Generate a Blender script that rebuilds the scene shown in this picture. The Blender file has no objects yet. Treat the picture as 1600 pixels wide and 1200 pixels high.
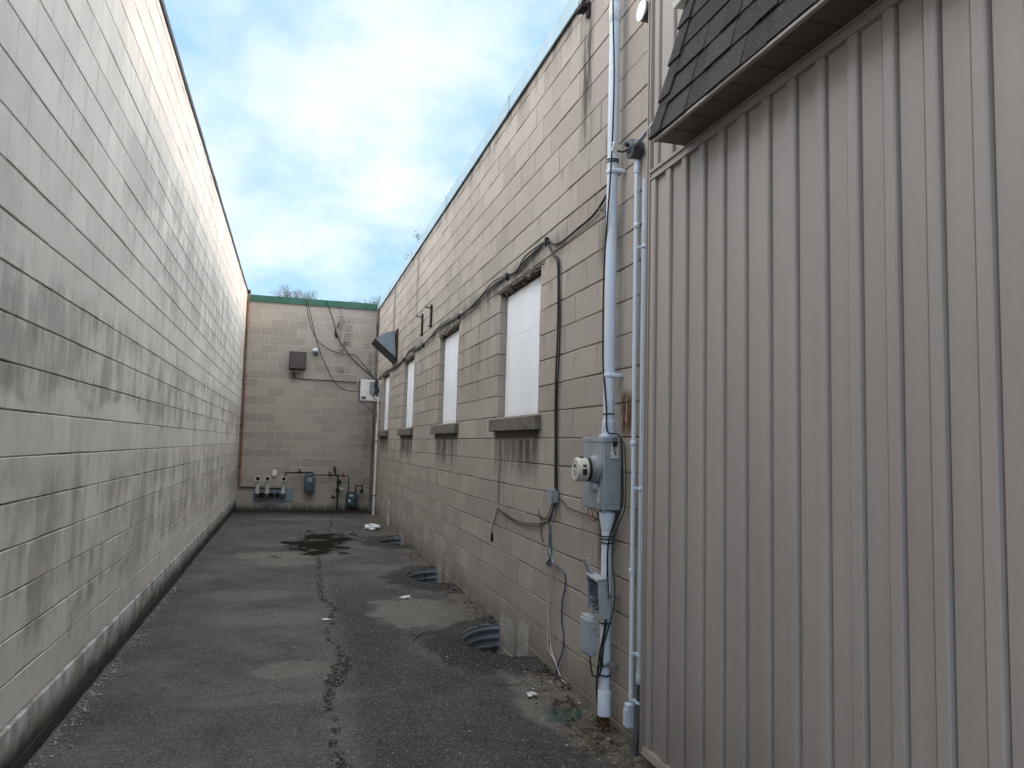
import bpy, bmesh, math, random
from mathutils import Vector, Matrix, noise as mnoise
random.seed(7)
R = math.radians
SC = bpy.context.scene
COL = SC.collection
XL, XR, YB = -1.17, 1.85, 18.2        # left wall face, right wall face, back wall face (metres)
CH = 0.2017                            # block course height

# ------------------------------------------------------------------ object helpers
def tag(o, label=None, cat=None, group=None, kind=None):
    if label: o['label'] = label
    if cat: o['category'] = cat
    if group: o['group'] = group
    if kind: o['kind'] = kind
    return o

def thing(name, loc, label, cat, group=None):
    o = bpy.data.objects.new(name, None)
    o.empty_display_size = 0.1
    o.location = loc
    COL.objects.link(o)
    return tag(o, label, cat, group)

def worldloc(o):
    v = Vector((0, 0, 0))
    while o is not None:
        v += o.location
        o = o.parent
    return v

class MB:
    """collects shapes (world coordinates) and links them as one mesh object"""
    def __init__(s):
        s.v = []; s.f = []; s.m = []; s.sm = []; s.a = []
    def face(s, idx, mat=0, smooth=False, a=0.5):
        s.f.append(idx); s.m.append(mat); s.sm.append(smooth); s.a.append(a)
    def poly(s, pts, mat=0, a=0.5, want=None):
        pts = [Vector(p) for p in pts]
        if want is not None:
            n = (pts[1]-pts[0]).cross(pts[2]-pts[0])
            if n.dot(Vector(want)) < 0: pts = pts[::-1]
        i = len(s.v); s.v += [tuple(p) for p in pts]
        s.face(list(range(i, i+len(pts))), mat, False, a)
    def hexa(s, c, mat=0, a=0.5, smooth=False):
        """c: 8 corners, bottom ring 0-3, top ring 4-7"""
        i = len(s.v); s.v += [tuple(p) for p in c]
        for q in ((3,2,1,0),(4,5,6,7),(0,1,5,4),(1,2,6,5),(2,3,7,6),(3,0,4,7)):
            s.face([i+k for k in q], mat, smooth, a)
    def box(s, x0, x1, y0, y1, z0, z1, mat=0, a=0.5):
        s.hexa([(x0,y0,z0),(x1,y0,z0),(x1,y1,z0),(x0,y1,z0),(x0,y0,z1),(x1,y0,z1),(x1,y1,z1),(x0,y1,z1)], mat, a)
    def bbox(s, x0, x1, y0, y1, z0, z1, b=0.004, mat=0, M=None):
        """box with bevelled edges"""
        bm = bmesh.new()
        bmesh.ops.create_cube(bm, size=1)
        for v in bm.verts:
            v.co = Vector((x0+(v.co.x+.5)*(x1-x0), y0+(v.co.y+.5)*(y1-y0), z0+(v.co.z+.5)*(z1-z0)))
        bmesh.ops.bevel(bm, geom=bm.edges[:], offset=b, segments=2, affect='EDGES', profile=.5)
        s.add_bm(bm, mat, M)
    def add_bm(s, bm, mat=0, M=None, smooth=False):
        bm.verts.index_update()
        i = len(s.v)
        for v in bm.verts:
            s.v.append(tuple(M @ v.co) if M else tuple(v.co))
        for f in bm.faces:
            s.face([i+v.index for v in f.verts], mat, smooth)
        bm.free()
    def tube(s, pts, r, n=7, mat=0, smooth=True, spline=0, cap=True):
        pts = [Vector(p) for p in pts]
        if spline: pts = crom(pts, spline)
        rr = r if isinstance(r, (list, tuple)) else [r]*len(pts)
        if len(rr) != len(pts):
            rr = [rr[0] + (rr[-1]-rr[0])*k/(len(pts)-1) for k in range(len(pts))]
        t = (pts[1]-pts[0]).normalized()
        u = t.orthogonal().normalized()
        base = len(s.v)
        for k, p in enumerate(pts):
            if k == 0: t2 = (pts[1]-pts[0])
            elif k == len(pts)-1: t2 = pts[-1]-pts[-2]
            else: t2 = (pts[k+1]-pts[k-1])
            if t2.length < 1e-9: t2 = t
            t2 = t2.normalized()
            u = (u - t2*u.dot(t2))
            if u.length < 1e-6: u = t2.orthogonal()
            u.normalize(); w = t2.cross(u); t = t2
            for j in range(n):
                a = 2*math.pi*j/n
                s.v.append(tuple(p + (u*math.cos(a)+w*math.sin(a))*rr[k]))
        for k in range(len(pts)-1):
            for j in range(n):
                a = base+k*n+j; b = base+k*n+(j+1) % n
                s.face([a, b, b+n, a+n], mat, smooth)
        if cap:
            s.face([base+j for j in range(n)][::-1], mat)
            s.face([base+(len(pts)-1)*n+j for j in range(n)], mat)
    def lathe(s, prof, org, axis=(0,0,1), n=20, mat=0, smooth=True):
        """prof: list of (radius, height along axis); closed at both ends when radius 0"""
        ax = Vector(axis).normalized(); u = ax.orthogonal().normalized(); w = ax.cross(u); o = Vector(org)
        base = len(s.v)
        for (r, h) in prof:
            for j in range(n):
                a = 2*math.pi*j/n
                s.v.append(tuple(o + ax*h + (u*math.cos(a)+w*math.sin(a))*max(r, 1e-5)))
        for k in range(len(prof)-1):
            for j in range(n):
                a = base+k*n+j; b = base+k*n+(j+1) % n
                s.face([a, b, b+n, a+n], mat, smooth)
        s.face([base+j for j in range(n)][::-1], mat)
        s.face([base+(len(prof)-1)*n+j for j in range(n)], mat)
    def prism(s, poly, d, mat=0):
        """poly: list of 3D points, extruded by vector d"""
        d = Vector(d); p = [Vector(q) for q in poly]; n = len(p); i = len(s.v)
        s.v += [tuple(q) for q in p] + [tuple(q+d) for q in p]
        s.face(list(range(i, i+n))[::-1], mat); s.face(list(range(i+n, i+2*n)), mat)
        for k in range(n):
            s.face([i+k, i+(k+1) % n, i+n+(k+1) % n, i+n+k], mat)
    def cut(s):
        s.cuts = getattr(s, 'cuts', []) + [(len(s.v), len(s.f))]
    def parts(s, name, mats, parent):
        """one object per group of shapes, groups end at cut()"""
        v0 = f0 = 0
        for (v1, f1) in getattr(s, 'cuts', [])+[(len(s.v), len(s.f))]:
            if f1 > f0:
                q = MB(); q.v = s.v[v0:v1]; q.f = [[i-v0 for i in f] for f in s.f[f0:f1]]
                q.m = s.m[f0:f1]; q.sm = s.sm[f0:f1]; q.a = s.a[f0:f1]
                q.build(name, mats, parent)
            v0, f0 = v1, f1
    def build(s, name, mats, parent=None, attr=False, recalc=True, label=None):
        if not isinstance(mats, (list, tuple)): mats = [mats]
        me = bpy.data.meshes.new(name)
        me.from_pydata(s.v, [], s.f)
        for m in mats: me.materials.append(m)
        me.polygons.foreach_set('material_index', s.m)
        me.polygons.foreach_set('use_smooth', s.sm)
        if attr:
            at = me.attributes.new('blk', 'FLOAT', 'FACE')
            at.data.foreach_set('value', s.a)
        me.update()
        if recalc:
            bm = bmesh.new(); bm.from_mesh(me)
            bmesh.ops.recalc_face_normals(bm, faces=bm.faces[:])
            bm.to_mesh(me); bm.free()
        if any(s.sm): me.set_sharp_from_angle(angle=R(42))
        o = bpy.data.objects.new(name, me)
        COL.objects.link(o)
        if parent is not None:
            o.parent = parent
            o.location = -worldloc(parent)
        if label: o['label'] = label
        return o

def crom(p, n):
    q = [p[0]+(p[0]-p[1])] + p + [p[-1]+(p[-1]-p[-2])]
    out = []
    for i in range(1, len(q)-2):
        for k in range(n):
            t = k/n
            a, b, c, d = q[i-1], q[i], q[i+1], q[i+2]
            out.append(0.5*((2*b)+(c-a)*t+(2*a-5*b+4*c-d)*t*t+(3*b-a-3*c+d)*t**3))
    out.append(p[-1])
    return out

def single(name, mb, mats, label, cat, group=None, kind=None, **k):
    return tag(mb.build(name, mats, None, **k), label, cat, group, kind)

def sub_rects(r, holes):
    """r minus holes, rectangles (u0,u1,z0,z1)"""
    out = [r]
    for h in holes:
        nxt = []
        for (a, b, c, d) in out:
            if h[0] >= b or h[1] <= a or h[2] >= d or h[3] <= c:
                nxt.append((a, b, c, d)); continue
            if h[0] > a: nxt.append((a, h[0], c, d))
            if h[1] < b: nxt.append((h[1], b, c, d))
            m0, m1 = max(a, h[0]), min(b, h[1])
            if h[2] > c: nxt.append((m0, m1, c, h[2]))
            if h[3] < d: nxt.append((m0, m1, h[3], d))
        out = nxt
    return [q for q in out if q[1]-q[0] > .012 and q[3]-q[2] > .012]

# ------------------------------------------------------------------ node helpers
class NT:
    def __init__(s, mat):
        s.nt = mat.node_tree; s.n = s.nt.nodes; s.l = s.nt.links
    def new(s, t, **k):
        nd = s.n.new(t)
        for a, b in k.items(): setattr(nd, a, b)
        return nd
    def put(s, sock, val):
        if isinstance(val, bpy.types.NodeSocket): s.l.new(val, sock)
        elif isinstance(val, (tuple, list)) and len(val) == 3 and len(sock.default_value) == 4: sock.default_value = (*val, 1)
        else: sock.default_value = val
    def m(s, op, a, b=0.0, c=None):
        nd = s.new('ShaderNodeMath', operation=op)
        s.put(nd.inputs[0], a); s.put(nd.inputs[1], b)
        if c is not None: s.put(nd.inputs[2], c)
        return nd.outputs[0]
    def mul(s, *a):
        r = a[0]
        for b in a[1:]: r = s.m('MULTIPLY', r, b)
        return r
    def add(s, *a):
        r = a[0]
        for b in a[1:]: r = s.m('ADD', r, b)
        return r
    def ss(s, x, a, b, lo=0.0, hi=1.0):
        nd = s.new('ShaderNodeMapRange', interpolation_type='SMOOTHSTEP')
        if a > b: a, b, lo, hi = b, a, hi, lo
        s.put(nd.inputs['Value'], x); s.put(nd.inputs['From Min'], a); s.put(nd.inputs['From Max'], b)
        s.put(nd.inputs['To Min'], lo); s.put(nd.inputs['To Max'], hi)
        return nd.outputs[0]
    def mix(s, f, a, b):
        nd = s.new('ShaderNodeMix', data_type='RGBA')
        s.put(nd.inputs['Factor'], f); s.put(nd.inputs['A'] if False else nd.inputs[6], a); s.put(nd.inputs[7], b)
        return nd.outputs[2]
    def scale(s, col, f):
        nd = s.new('ShaderNodeVectorMath', operation='SCALE')
        s.put(nd.inputs[0], col); s.put(nd.inputs['Scale'], f)
        return nd.outputs[0]
    def obj(s):
        return s.new('ShaderNodeTexCoord').outputs['Object']
    def xyz(s, v):
        nd = s.new('ShaderNodeSeparateXYZ'); s.put(nd.inputs[0], v)
        return nd.outputs
    def comb(s, x, y, z):
        nd = s.new('ShaderNodeCombineXYZ')
        for i, q in enumerate((x, y, z)): s.put(nd.inputs[i], q)
        return nd.outputs[0]
    def noise(s, v, scale=1.0, detail=3.0, rough=.55, stretch=None, dist=0.0):
        if stretch:
            mp = s.new('ShaderNodeMapping'); s.put(mp.inputs['Vector'], v); mp.inputs['Scale'].default_value = stretch
            v = mp.outputs[0]
        nd = s.new('ShaderNodeTexNoise'); s.put(nd.inputs['Vector'], v)
        nd.inputs['Scale'].default_value = scale; nd.inputs['Detail'].default_value = detail
        nd.inputs['Roughness'].default_value = rough; nd.inputs['Distortion'].default_value = dist
        return nd.outputs['Fac']
    def vor(s, v, scale, feature='F1', out='Distance'):
        nd = s.new('ShaderNodeTexVoronoi', feature=feature); s.put(nd.inputs['Vector'], v)
        nd.inputs['Scale'].default_value = scale
        return nd.outputs[out]
    def attr(s, name):
        nd = s.new('ShaderNodeAttribute', attribute_name=name); return nd.outputs['Fac']
    def bump(s, h, strength=.3, dist=.01, nrm=None):
        nd = s.new('ShaderNodeBump'); nd.inputs['Strength'].default_value = strength
        nd.inputs['Distance'].default_value = dist; s.put(nd.inputs['Height'], h)
        if nrm is not None: s.put(nd.inputs['Normal'], nrm)
        return nd.outputs[0]
    def bsdf(s, col, rough=.8, metal=0.0, normal=None, spec=.4):
        nd = s.new('ShaderNodeBsdfPrincipled')
        s.put(nd.inputs['Base Color'], col); s.put(nd.inputs['Roughness'], rough); s.put(nd.inputs['Metallic'], metal)
        s.put(nd.inputs['Specular IOR Level'], spec)
        if normal is not None: s.put(nd.inputs['Normal'], normal)
        out = s.new('ShaderNodeOutputMaterial'); s.l.new(nd.outputs[0], out.inputs[0])
    def rect(s, a, z, a0, a1, z0, z1, sa=.05, sz=.05):
        """soft rectangular wear mask"""
        return s.mul(s.ss(a, a0-sa, a0+sa), s.ss(a, a1+sa, a1-sa), s.ss(z, z0-sz, z0+sz), s.ss(z, z1+sz, z1-sz))

def material(name):
    m = bpy.data.materials.new(name); m.use_nodes = True
    m.node_tree.nodes.clear()
    return m, NT(m)

def simple(name, col, rough=.6, metal=0.0, var=.12, vs=8.0, bump=0.0, bs=120.0, dirt=None, dirt_amt=0.0, ds=5.0, spec=.4):
    """plain material with a little uneven tone, optional dirt patches and grain"""
    m, t = material(name); P = t.obj()
    n = t.noise(P, vs, 4)
    c = t.scale(col, t.ss(n, .25, .75, 1-var, 1+var))
    if dirt:
        d = t.ss(t.noise(P, ds, 6, .65), .5, .72, 0, dirt_amt)
        c = t.mix(d, c, dirt)
    nr = t.bump(t.noise(P, bs, 3), bump, .004) if bump else None
    t.bsdf(c, t.ss(t.noise(P, vs*2.3, 3), .3, .7, max(rough-.08, .05), min(rough+.08, 1)), metal, nr, spec)
    return m

# ------------------------------------------------------------------ wall materials
def mat_left_wall():
    m, t = material('cream_block_paint'); P = t.obj(); x, y, z = t.xyz(P)
    blk = t.attr('blk')
    base = t.scale((.69, .665, .625), t.ss(blk, 0, 1, .94, 1.04))
    base = t.mix(t.ss(t.noise(P, .55, 3), .35, .65), base, t.scale(base, .93))
    # grime runs, stretched downwards, gathered in bands of the wall
    runs = t.noise(P, 1.0, 6, .62, (1, 3.6, .9))
    runs2 = t.noise(P, 1.0, 6, .66, (1, 8, 1.5))
    blot = t.noise(P, 1.0, 6, .62, (1, 1.25, 2.2), .4)
    fr = t.m('FRACT', t.m('DIVIDE', t.m('SUBTRACT', z, .083), CH))
    drip = t.mul(t.ss(fr, .15, 1.0), t.ss(runs2, .44, .66))
    zj = t.add(z, t.mul(t.m('SUBTRACT', blot, .5), .9))
    b1 = t.rect(y, zj, 1.0, 30, 1.80, 2.36, .3, .10)
    b2 = t.rect(y, zj, 1.0, 30, .66, 1.42, .3, .14)
    b3 = t.rect(y, zj, 6.0, 30, 2.8, 4.0, 1.6, .3)
    zone = t.m('MINIMUM', t.add(t.mul(b1, .95), t.mul(b2, .8), t.mul(b3, .6), .30), 1.0)
    grime = t.mul(zone, t.ss(t.add(t.mul(runs, .42), t.mul(blot, .38), t.mul(t.noise(P, 1, 6, .7, (1, 11, 3.2)), .20)), .43, .58))
    c = t.mix(t.mul(grime, .60), base, (.225, .205, .192))
    c = t.mix(t.mul(drip, zone, .5), c, (.15, .137, .12))
    spots = t.mul(t.ss(t.noise(P, 1, 5, .6, (1, 5, 2.6)), .60, .70), t.ss(z, 4.2, 3.4), t.ss(blot, .42, .6))
    c = t.mix(t.mul(spots, .35), c, (.16, .145, .125))
    pale = t.mul(t.ss(t.noise(P, 1, 6, .68, (1, 9, 1.1)), .58, .70), zone)
    c = t.mix(t.mul(pale, .45), c, (.60, .585, .56))
    # white lime spots
    lime = t.mul(t.ss(t.noise(P, 1.0, 5, .7, (1, 4, 1.4)), .68, .78), t.ss(z, 1.8, .8))
    c = t.mix(t.mul(lime, .55), c, (.72, .73, .73))
    # darker towards the very bottom
    low_dark = t.ss(t.add(z, t.mul(t.noise(P, 3, 4), .22)), .42, .08)
    c = t.mix(t.mul(low_dark, .55), c, (.13, .115, .09))
    fine = t.noise(P, 160, 3, .6)
    pit = t.ss(t.noise(P, 75, 2), .62, .75)
    c = t.scale(c, t.ss(fine, .3, .7, .93, 1.05))
    h = t.add(fine, t.mul(pit, -.8), t.mul(t.noise(P, 14, 3), .8))
    t.bsdf(c, .75, 0, t.bump(h, .35, .003), .3)
    return m

def mat_left_base():
    m, t = material('foundation_concrete'); P = t.obj(); x, y, z = t.xyz(P)
    c = t.mix(t.ss(t.noise(P, 2.2, 5), .35, .65), (.37, .36, .33), (.24, .23, .205))
    edge = t.add(z, t.mul(t.noise(P, 1, 5, .65, (1, 5, 2)), .16))
    lime = t.mul(t.ss(edge, .25, .33), t.ss(t.noise(P, 1, 6, .7, (1, 7, 2.2)), .42, .58))
    c = t.mix(t.mul(lime, .65), c, (.68, .71, .74))
    wet = t.ss(t.add(z, t.mul(t.noise(P, 1, 6, .68, (1, 4, 2.5)), .20)),   .30, .185)
    c = t.mix(t.mul(wet, .93), c, (.022, .019, .015))
    st = t.ss(t.noise(P, 1, 5, .6, (1, 18, .8)), .56, .68)
    c = t.mix(t.mul(st, .55), c, (.10, .092, .075))
    fine = t.noise(P, 120, 4, .6)
    c = t.scale(c, t.ss(fine, .3, .7, .88, 1.1))
    t.bsdf(c, .85, 0, t.bump(t.add(fine, t.noise(P, 18, 4)), .5, .006), .25)
    return m

SILLS = [(5.52, 6.97), (8.57, 10.1), (12.0, 13.5), (15.25, 16.8)]
def mat_right_wall():
    m, t = material('taupe_block_paint'); P = t.obj(); x, y, z = t.xyz(P)
    blk = t.attr('blk')
    base = t.scale((.408, .366, .324), t.ss(blk, 0, 1, .90, 1.07))
    base = t.mix(t.ss(t.noise(P, .5, 4), .35, .65), base, t.scale(base, .90))
    pat = t.ss(blk, .93, .97)
    base = t.mix(t.mul(pat, .35), base, (.30, .245, .215))
    runs = t.noise(P, 1.0, 6, .62, (1, 7.5, 1.0))
    runs2 = t.noise(P, 1.0, 6, .65, (1, 13, 1.6))
    jag = t.mul(t.noise(P, 1, 4, .6, (1, 9, 2)), .5)
    blot = t.noise(P, 1, 5, .6, (1, 6, 1.5))
    soot_shade = None
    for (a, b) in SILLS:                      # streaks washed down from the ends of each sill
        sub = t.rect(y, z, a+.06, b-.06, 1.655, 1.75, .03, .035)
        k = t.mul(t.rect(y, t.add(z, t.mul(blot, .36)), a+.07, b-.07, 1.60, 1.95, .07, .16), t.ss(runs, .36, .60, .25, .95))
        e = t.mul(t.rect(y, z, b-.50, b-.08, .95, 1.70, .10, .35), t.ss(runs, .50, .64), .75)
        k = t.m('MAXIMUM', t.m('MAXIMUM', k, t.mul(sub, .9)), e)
        soot_shade = k if soot_shade is None else t.m('MAXIMUM', soot_shade, k)
    # pulley bracket soot, dark patch under meter box, contact shade painted beside pvc mast
    soot_shade = t.m('MAXIMUM', soot_shade, t.mul(t.rect(y, z, 4.60, 4.80, 3.75, 4.62, .07, .25), t.ss(runs2, .40, .60)))
    soot_shade = t.m('MAXIMUM', soot_shade, t.mul(t.rect(y, t.add(z, jag), 4.12, 4.40, 2.75+.25, 3.06+.25, .10, .14), .85))
    soot_shade = t.m('MAXIMUM', soot_shade, t.mul(t.rect(y, z, 4.12, 4.36, .86, 1.24, .05, .10), .85))
    soot_shade = t.m('MAXIMUM', soot_shade, t.mul(t.rect(y, z, 4.20, 4.36, 3.42, 3.62, .06, .08), t.ss(runs2, .42, .6), .8))
    soot_shade = t.m('MAXIMUM', soot_shade, t.mul(t.ss(t.add(z, t.mul(blot, .5)), 4.75, 5.10), t.ss(runs, .42, .62), .55))
    soot_shade = t.m('MAXIMUM', soot_shade, t.mul(t.rect(y, z, 5.0, 17.5, 3.03, 3.22, .3, .05), t.ss(blot, .35, .6), .6))
    soot_shade = t.m('MAXIMUM', soot_shade, t.mul(t.rect(y, z, 14.9, 15.15, 3.6, 4.8, .05, .2), .7))
    soot_shade = t.m('MAXIMUM', soot_shade, t.mul(t.rect(y, z, 12.0, 12.2, 3.7, 4.8, .06, .2), .45))
    fr = t.m('FRACT', t.m('DIVIDE', t.m('SUBTRACT', z, .0554), CH))
    drip = t.mul(t.ss(fr, .3, 1.0), t.ss(runs, .50, .66), t.ss(t.noise(P, .9, 3), .42, .6))
    bt = t.mul(t.rect(y, t.add(z, t.mul(blot, .5)), 5.5, 17, 2.5, 3.25, .5, .2), t.ss(runs, .47, .66))
    c = t.mix(t.m('MINIMUM', t.add(t.mul(drip, .40), t.mul(bt, .32)), .6), base, (.12, .098, .08))
    c = t.mix(t.mul(soot_shade, .88), c, (.035, .028, .024))
    rust = t.mul(t.rect(y, t.add(z, t.mul(jag, .3)), 3.90, 4.05, 1.70+.07, 1.93+.07, .03, .05), t.ss(t.noise(P, 1, 5, .65, (1, 22, 7)), .30, .46))
    c = t.mix(t.mul(rust, .95), c, t.mix(t.noise(P, 40, 3), (.045, .014, .008), (.16, .06, .022)))
    # low dirt splash near the asphalt and bare grey concrete patches by the window wells
    low = t.ss(t.add(z, t.mul(t.noise(P, 1, 5, .6, (1, 3, 2)), .5)), .62, .18)
    c = t.mix(t.mul(low, .60), c, (.10, .082, .064))
    bare = None
    for (a, b, z0, z1) in ((5.72, 6.03, -.5, .20), (6.12, 6.56, -.5, .13), (8.84, 9.06, -.5, .13), (9.26, 9.64, -.5, .10), (12.55, 13.1, -.5, .12)):
        k = t.rect(y, z, a, b, z0, z1, .012, .012)
        bare = k if bare is None else t.m('MAXIMUM', bare, k)
    c = t.mix(t.mul(bare, .8), c, t.scale((.40, .385, .36), t.ss(t.noise(P, 9, 4), .3, .7, .75, 1.1)))
    fine = t.noise(P, 140, 4, .62)
    pit = t.ss(t.noise(P, 55, 3), .62, .74)
    c = t.scale(c, t.ss(fine, .3, .7, .89, 1.08))
    c = t.mix(t.mul(pit, .25), c, (.1, .085, .07))
    h = t.add(fine, t.mul(pit, -1.4), t.mul(t.noise(P, 16, 3), .9))
    t.bsdf(c, .85, 0, t.bump(h, .5, .004), .22)
    return m

def mat_back_wall():
    m, t = material('bare_block'); P = t.obj(); x, y, z = t.xyz(P)
    blk = t.attr('blk')
    base = t.mix(blk, (.445, .395, .345), (.36, .318, .278))
    base = t.mix(t.ss(z, 4.35, 4.5, 0, .5), base, (.40, .35, .31))
    st = t.noise(P, 1, 5, .6, (4, 1, 1.2))
    k = t.mul(t.rect(x, z, .98, 1.2, 3.2, 4.75, .12, .2), t.ss(st, .4, .56))
    k = t.m('MAXIMUM', k, t.mul(t.rect(x, z, -.12, .26, 2.98, 3.3, .1, .12), t.ss(st, .4, .6)))
    k = t.m('MAXIMUM', k, t.mul(t.ss(t.add(z, t.mul(t.noise(P, 3, 4), .2)), .27, .12), .9))
    k = t.m('MAXIMUM', k, t.mul(t.ss(x, 1.25, 1.85), t.ss(st, .45, .65), .45))
    c = t.mix(t.mul(k, .85), base, (.04, .035, .03))
    fine = t.noise(P, 70, 4, .6)
    c = t.scale(c, t.ss(fine, .3, .7, .88, 1.1))
    t.bsdf(c, .9, 0, t.bump(t.add(fine, t.noise(P, 20, 3)), .4, .004), .2)
    return m

def mat_mortar(name, col, dark):
    m, t = material(name); P = t.obj()
    c = t.mix(t.ss(t.noise(P, 3.1, 6, .7), .46, .66), col, dark)
    t.bsdf(c, .9, 0, t.bump(t.noise(P, 60, 3), .4, .004), .2)
    return m

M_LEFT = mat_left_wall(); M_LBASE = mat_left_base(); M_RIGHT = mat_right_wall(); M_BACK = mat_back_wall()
M_MORT_L = mat_mortar('cream_joint', (.30, .275, .24), (.055, .048, .04))
M_MORT_R = mat_mortar('taupe_joint', (.26, .215, .18), (.035, .028, .023))
M_MORT_B = mat_mortar('pale_mortar', (.56, .51, .455), (.42, .375, .33))

# ------------------------------------------------------------------ other materials
def mat_board():
    m, t = material('white_board'); P = t.obj(); x, y, z = t.xyz(P)
    c = t.scale((.87, .905, .96), t.ss(t.noise(P, 2.5, 4), .3, .7, .96, 1.02))
    c = t.mix(t.mul(t.ss(t.noise(P, 1, 5, .65, (1, 9, 1.1)), .54, .72), t.ss(z, 2.4, 3.05), .30), c, (.42, .40, .37))
    c = t.mix(t.mul(t.ss(t.add(z, t.mul(t.noise(P, 9, 4), .1)), 1.98, 1.90), .35), c, (.36, .34, .31))
    d = t.m('ABSOLUTE', t.m('SUBTRACT', z, t.add(2.60, t.mul(t.noise(P, 2, 2), .02))))
    seam = t.ss(d, .006, .003)
    c = t.mix(t.mul(seam, .07), c, (.25, .25, .26))
    t.bsdf(c, .5, 0, t.bump(t.add(t.mul(seam, -2.0), t.mul(t.noise(P, 1.6, 3), 1.5)), .5, .006), .35)
    return m
M_WHITE = mat_board()
M_PVC = simple('grey_white_plastic', (.62, .71, .83), .55, var=.03, vs=6, dirt=(.38, .39, .40), dirt_amt=.12, ds=9)
M_PVC2 = simple('blue_grey_plastic', (.50, .60, .72), .5, var=.06, vs=7, dirt=(.3, .33, .36), dirt_amt=.2, ds=9)
M_PVCW = simple('cream_plastic_pipe', (.78, .77, .73), .4, var=.06, vs=9, dirt=(.3, .27, .22), dirt_amt=.35, ds=8)
M_DARKPIPE = simple('dark_grey_plastic', (.075, .085, .10), .45, var=.15, vs=9)
M_BOX = simple('grey_enamel', (.30, .34, .375), .42, .0, var=.06, vs=5, dirt=(.14, .15, .16), dirt_amt=.35, ds=7)
M_BOXL = simple('pale_grey_enamel', (.37, .41, .45), .45, .0, var=.07, vs=6, dirt=(.16, .17, .17), dirt_amt=.45, ds=10)
M_GALV = simple('galvanised_steel', (.40, .43, .46), .38, .75, var=.18, vs=12, dirt=(.2, .2, .2), dirt_amt=.4, ds=8)
M_WELL = simple('corrugated_galvanised', (.24, .29, .34), .42, .55, var=.2, vs=7, dirt=(.03, .03, .03), dirt_amt=.85, ds=7)
M_HOOD = simple('weathered_duct_metal', (.25, .31, .37), .5, .35, var=.15, vs=8, dirt=(.14, .15, .16), dirt_amt=.5, ds=9)
M_BLACK = simple('black_rubber', (.012, .012, .013), .55, var=.2, vs=20)
M_DARKIN = simple('dark_inside', (.012, .011, .010), .8)
M_RUST = simple('rusty_iron', (.085, .040, .022), .85, .2, var=.3, vs=25, bump=.4, bs=140, dirt=(.02, .016, .014), dirt_amt=.7, ds=14)
M_RUSTO = simple('orange_rusted_pipe', (.25, .135, .075), .8, .1, var=.3, vs=12, bump=.3, dirt=(.42, .33, .22), dirt_amt=.6, ds=3)
M_LINTEL = simple('crumbled_mortar', (.17, .14, .118), .95, var=.4, vs=22, dirt=(.022, .017, .014), dirt_amt=.95, ds=13)
M_IRON = simple('dark_iron', (.03, .026, .024), .7, .3, var=.3, vs=25)
M_SILL = simple('sill_concrete', (.155, .14, .125), .9, var=.2, vs=9, bump=.6, bs=90, dirt=(.045, .04, .035), dirt_amt=.7, ds=7)
M_GREEN = simple('green_metal_coping', (.032, .115, .078), .5, .0, var=.15, vs=2.5, dirt=(.07, .13, .10), dirt_amt=.5, ds=1.5)
M_COPE = simple('pale_metal_coping', (.40, .50, .54), .35, .3, var=.08, vs=4)
M_COPED = simple('dark_metal_flashing', (.02, .021, .025), .5, .2, var=.2, vs=6)
M_BROWN = simple('brown_louvre_paint', (.055, .042, .036), .5, .2, var=.15, vs=9)
M_CREAMP = simple('cream_meter_plastic', (.56, .56, .50), .25, var=.06, vs=9)
M_LABEL = simple('white_sticker', (.62, .62, .60), .5, var=.08, vs=30)
M_BLUEWIRE = simple('blue_grey_cable', (.07, .095, .16), .5, var=.2, vs=20)
M_WHITEWIRE = simple('dirty_white_cable', (.50, .49, .45), .5, var=.2, vs=20)
M_GREENWIRE = simple('green_cable', (.015, .05, .035), .5, var=.2, vs=20)
M_TEALMETER = simple('teal_meter_paint', (.045, .085, .095), .45, .1, var=.15, vs=10, dirt=(.03, .035, .035), dirt_amt=.4, ds=9)
M_BLUEMETER = simple('grey_blue_meter_paint', (.075, .10, .135), .45, .1, var=.15, vs=10, dirt=(.12, .13, .14), dirt_amt=.5, ds=12)
M_REDV = simple('red_valve_paint', (.22, .03, .02), .5, var=.2, vs=20)
M_COPPER = simple('old_copper', (.28, .13, .075), .5, .5, var=.3, vs=20)
M_BARK = simple('grey_bark', (.13, .115, .10), .9, var=.3, vs=12)
M_LEAFG = simple('dull_green_leaf', (.05, .085, .03), .7, var=.35, vs=30)
M_RETURN = simple('grey_brown_return', (.17, .15, .13), .7, var=.2, vs=5, dirt=(.04, .035, .03), dirt_amt=.8, ds=4)
M_DEAD = simple('dead_leaf', (.115, .088, .060), .85, var=.5, vs=14)
M_STONE = simple('loose_stone', (.30, .285, .26), .9, var=.45, vs=7)
M_STONE2 = simple('asphalt_crumb', (.10, .095, .09), .95, var=.5, vs=9)
M_BAG = simple('white_film', (.72, .78, .80), .3, var=.05, vs=30)
M_PAPER = simple('soiled_paper', (.62, .61, .57), .8, var=.12, vs=30)
M_WOOD = simple('weathered_board', (.48, .46, .43), .8, var=.25, vs=9)

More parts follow.
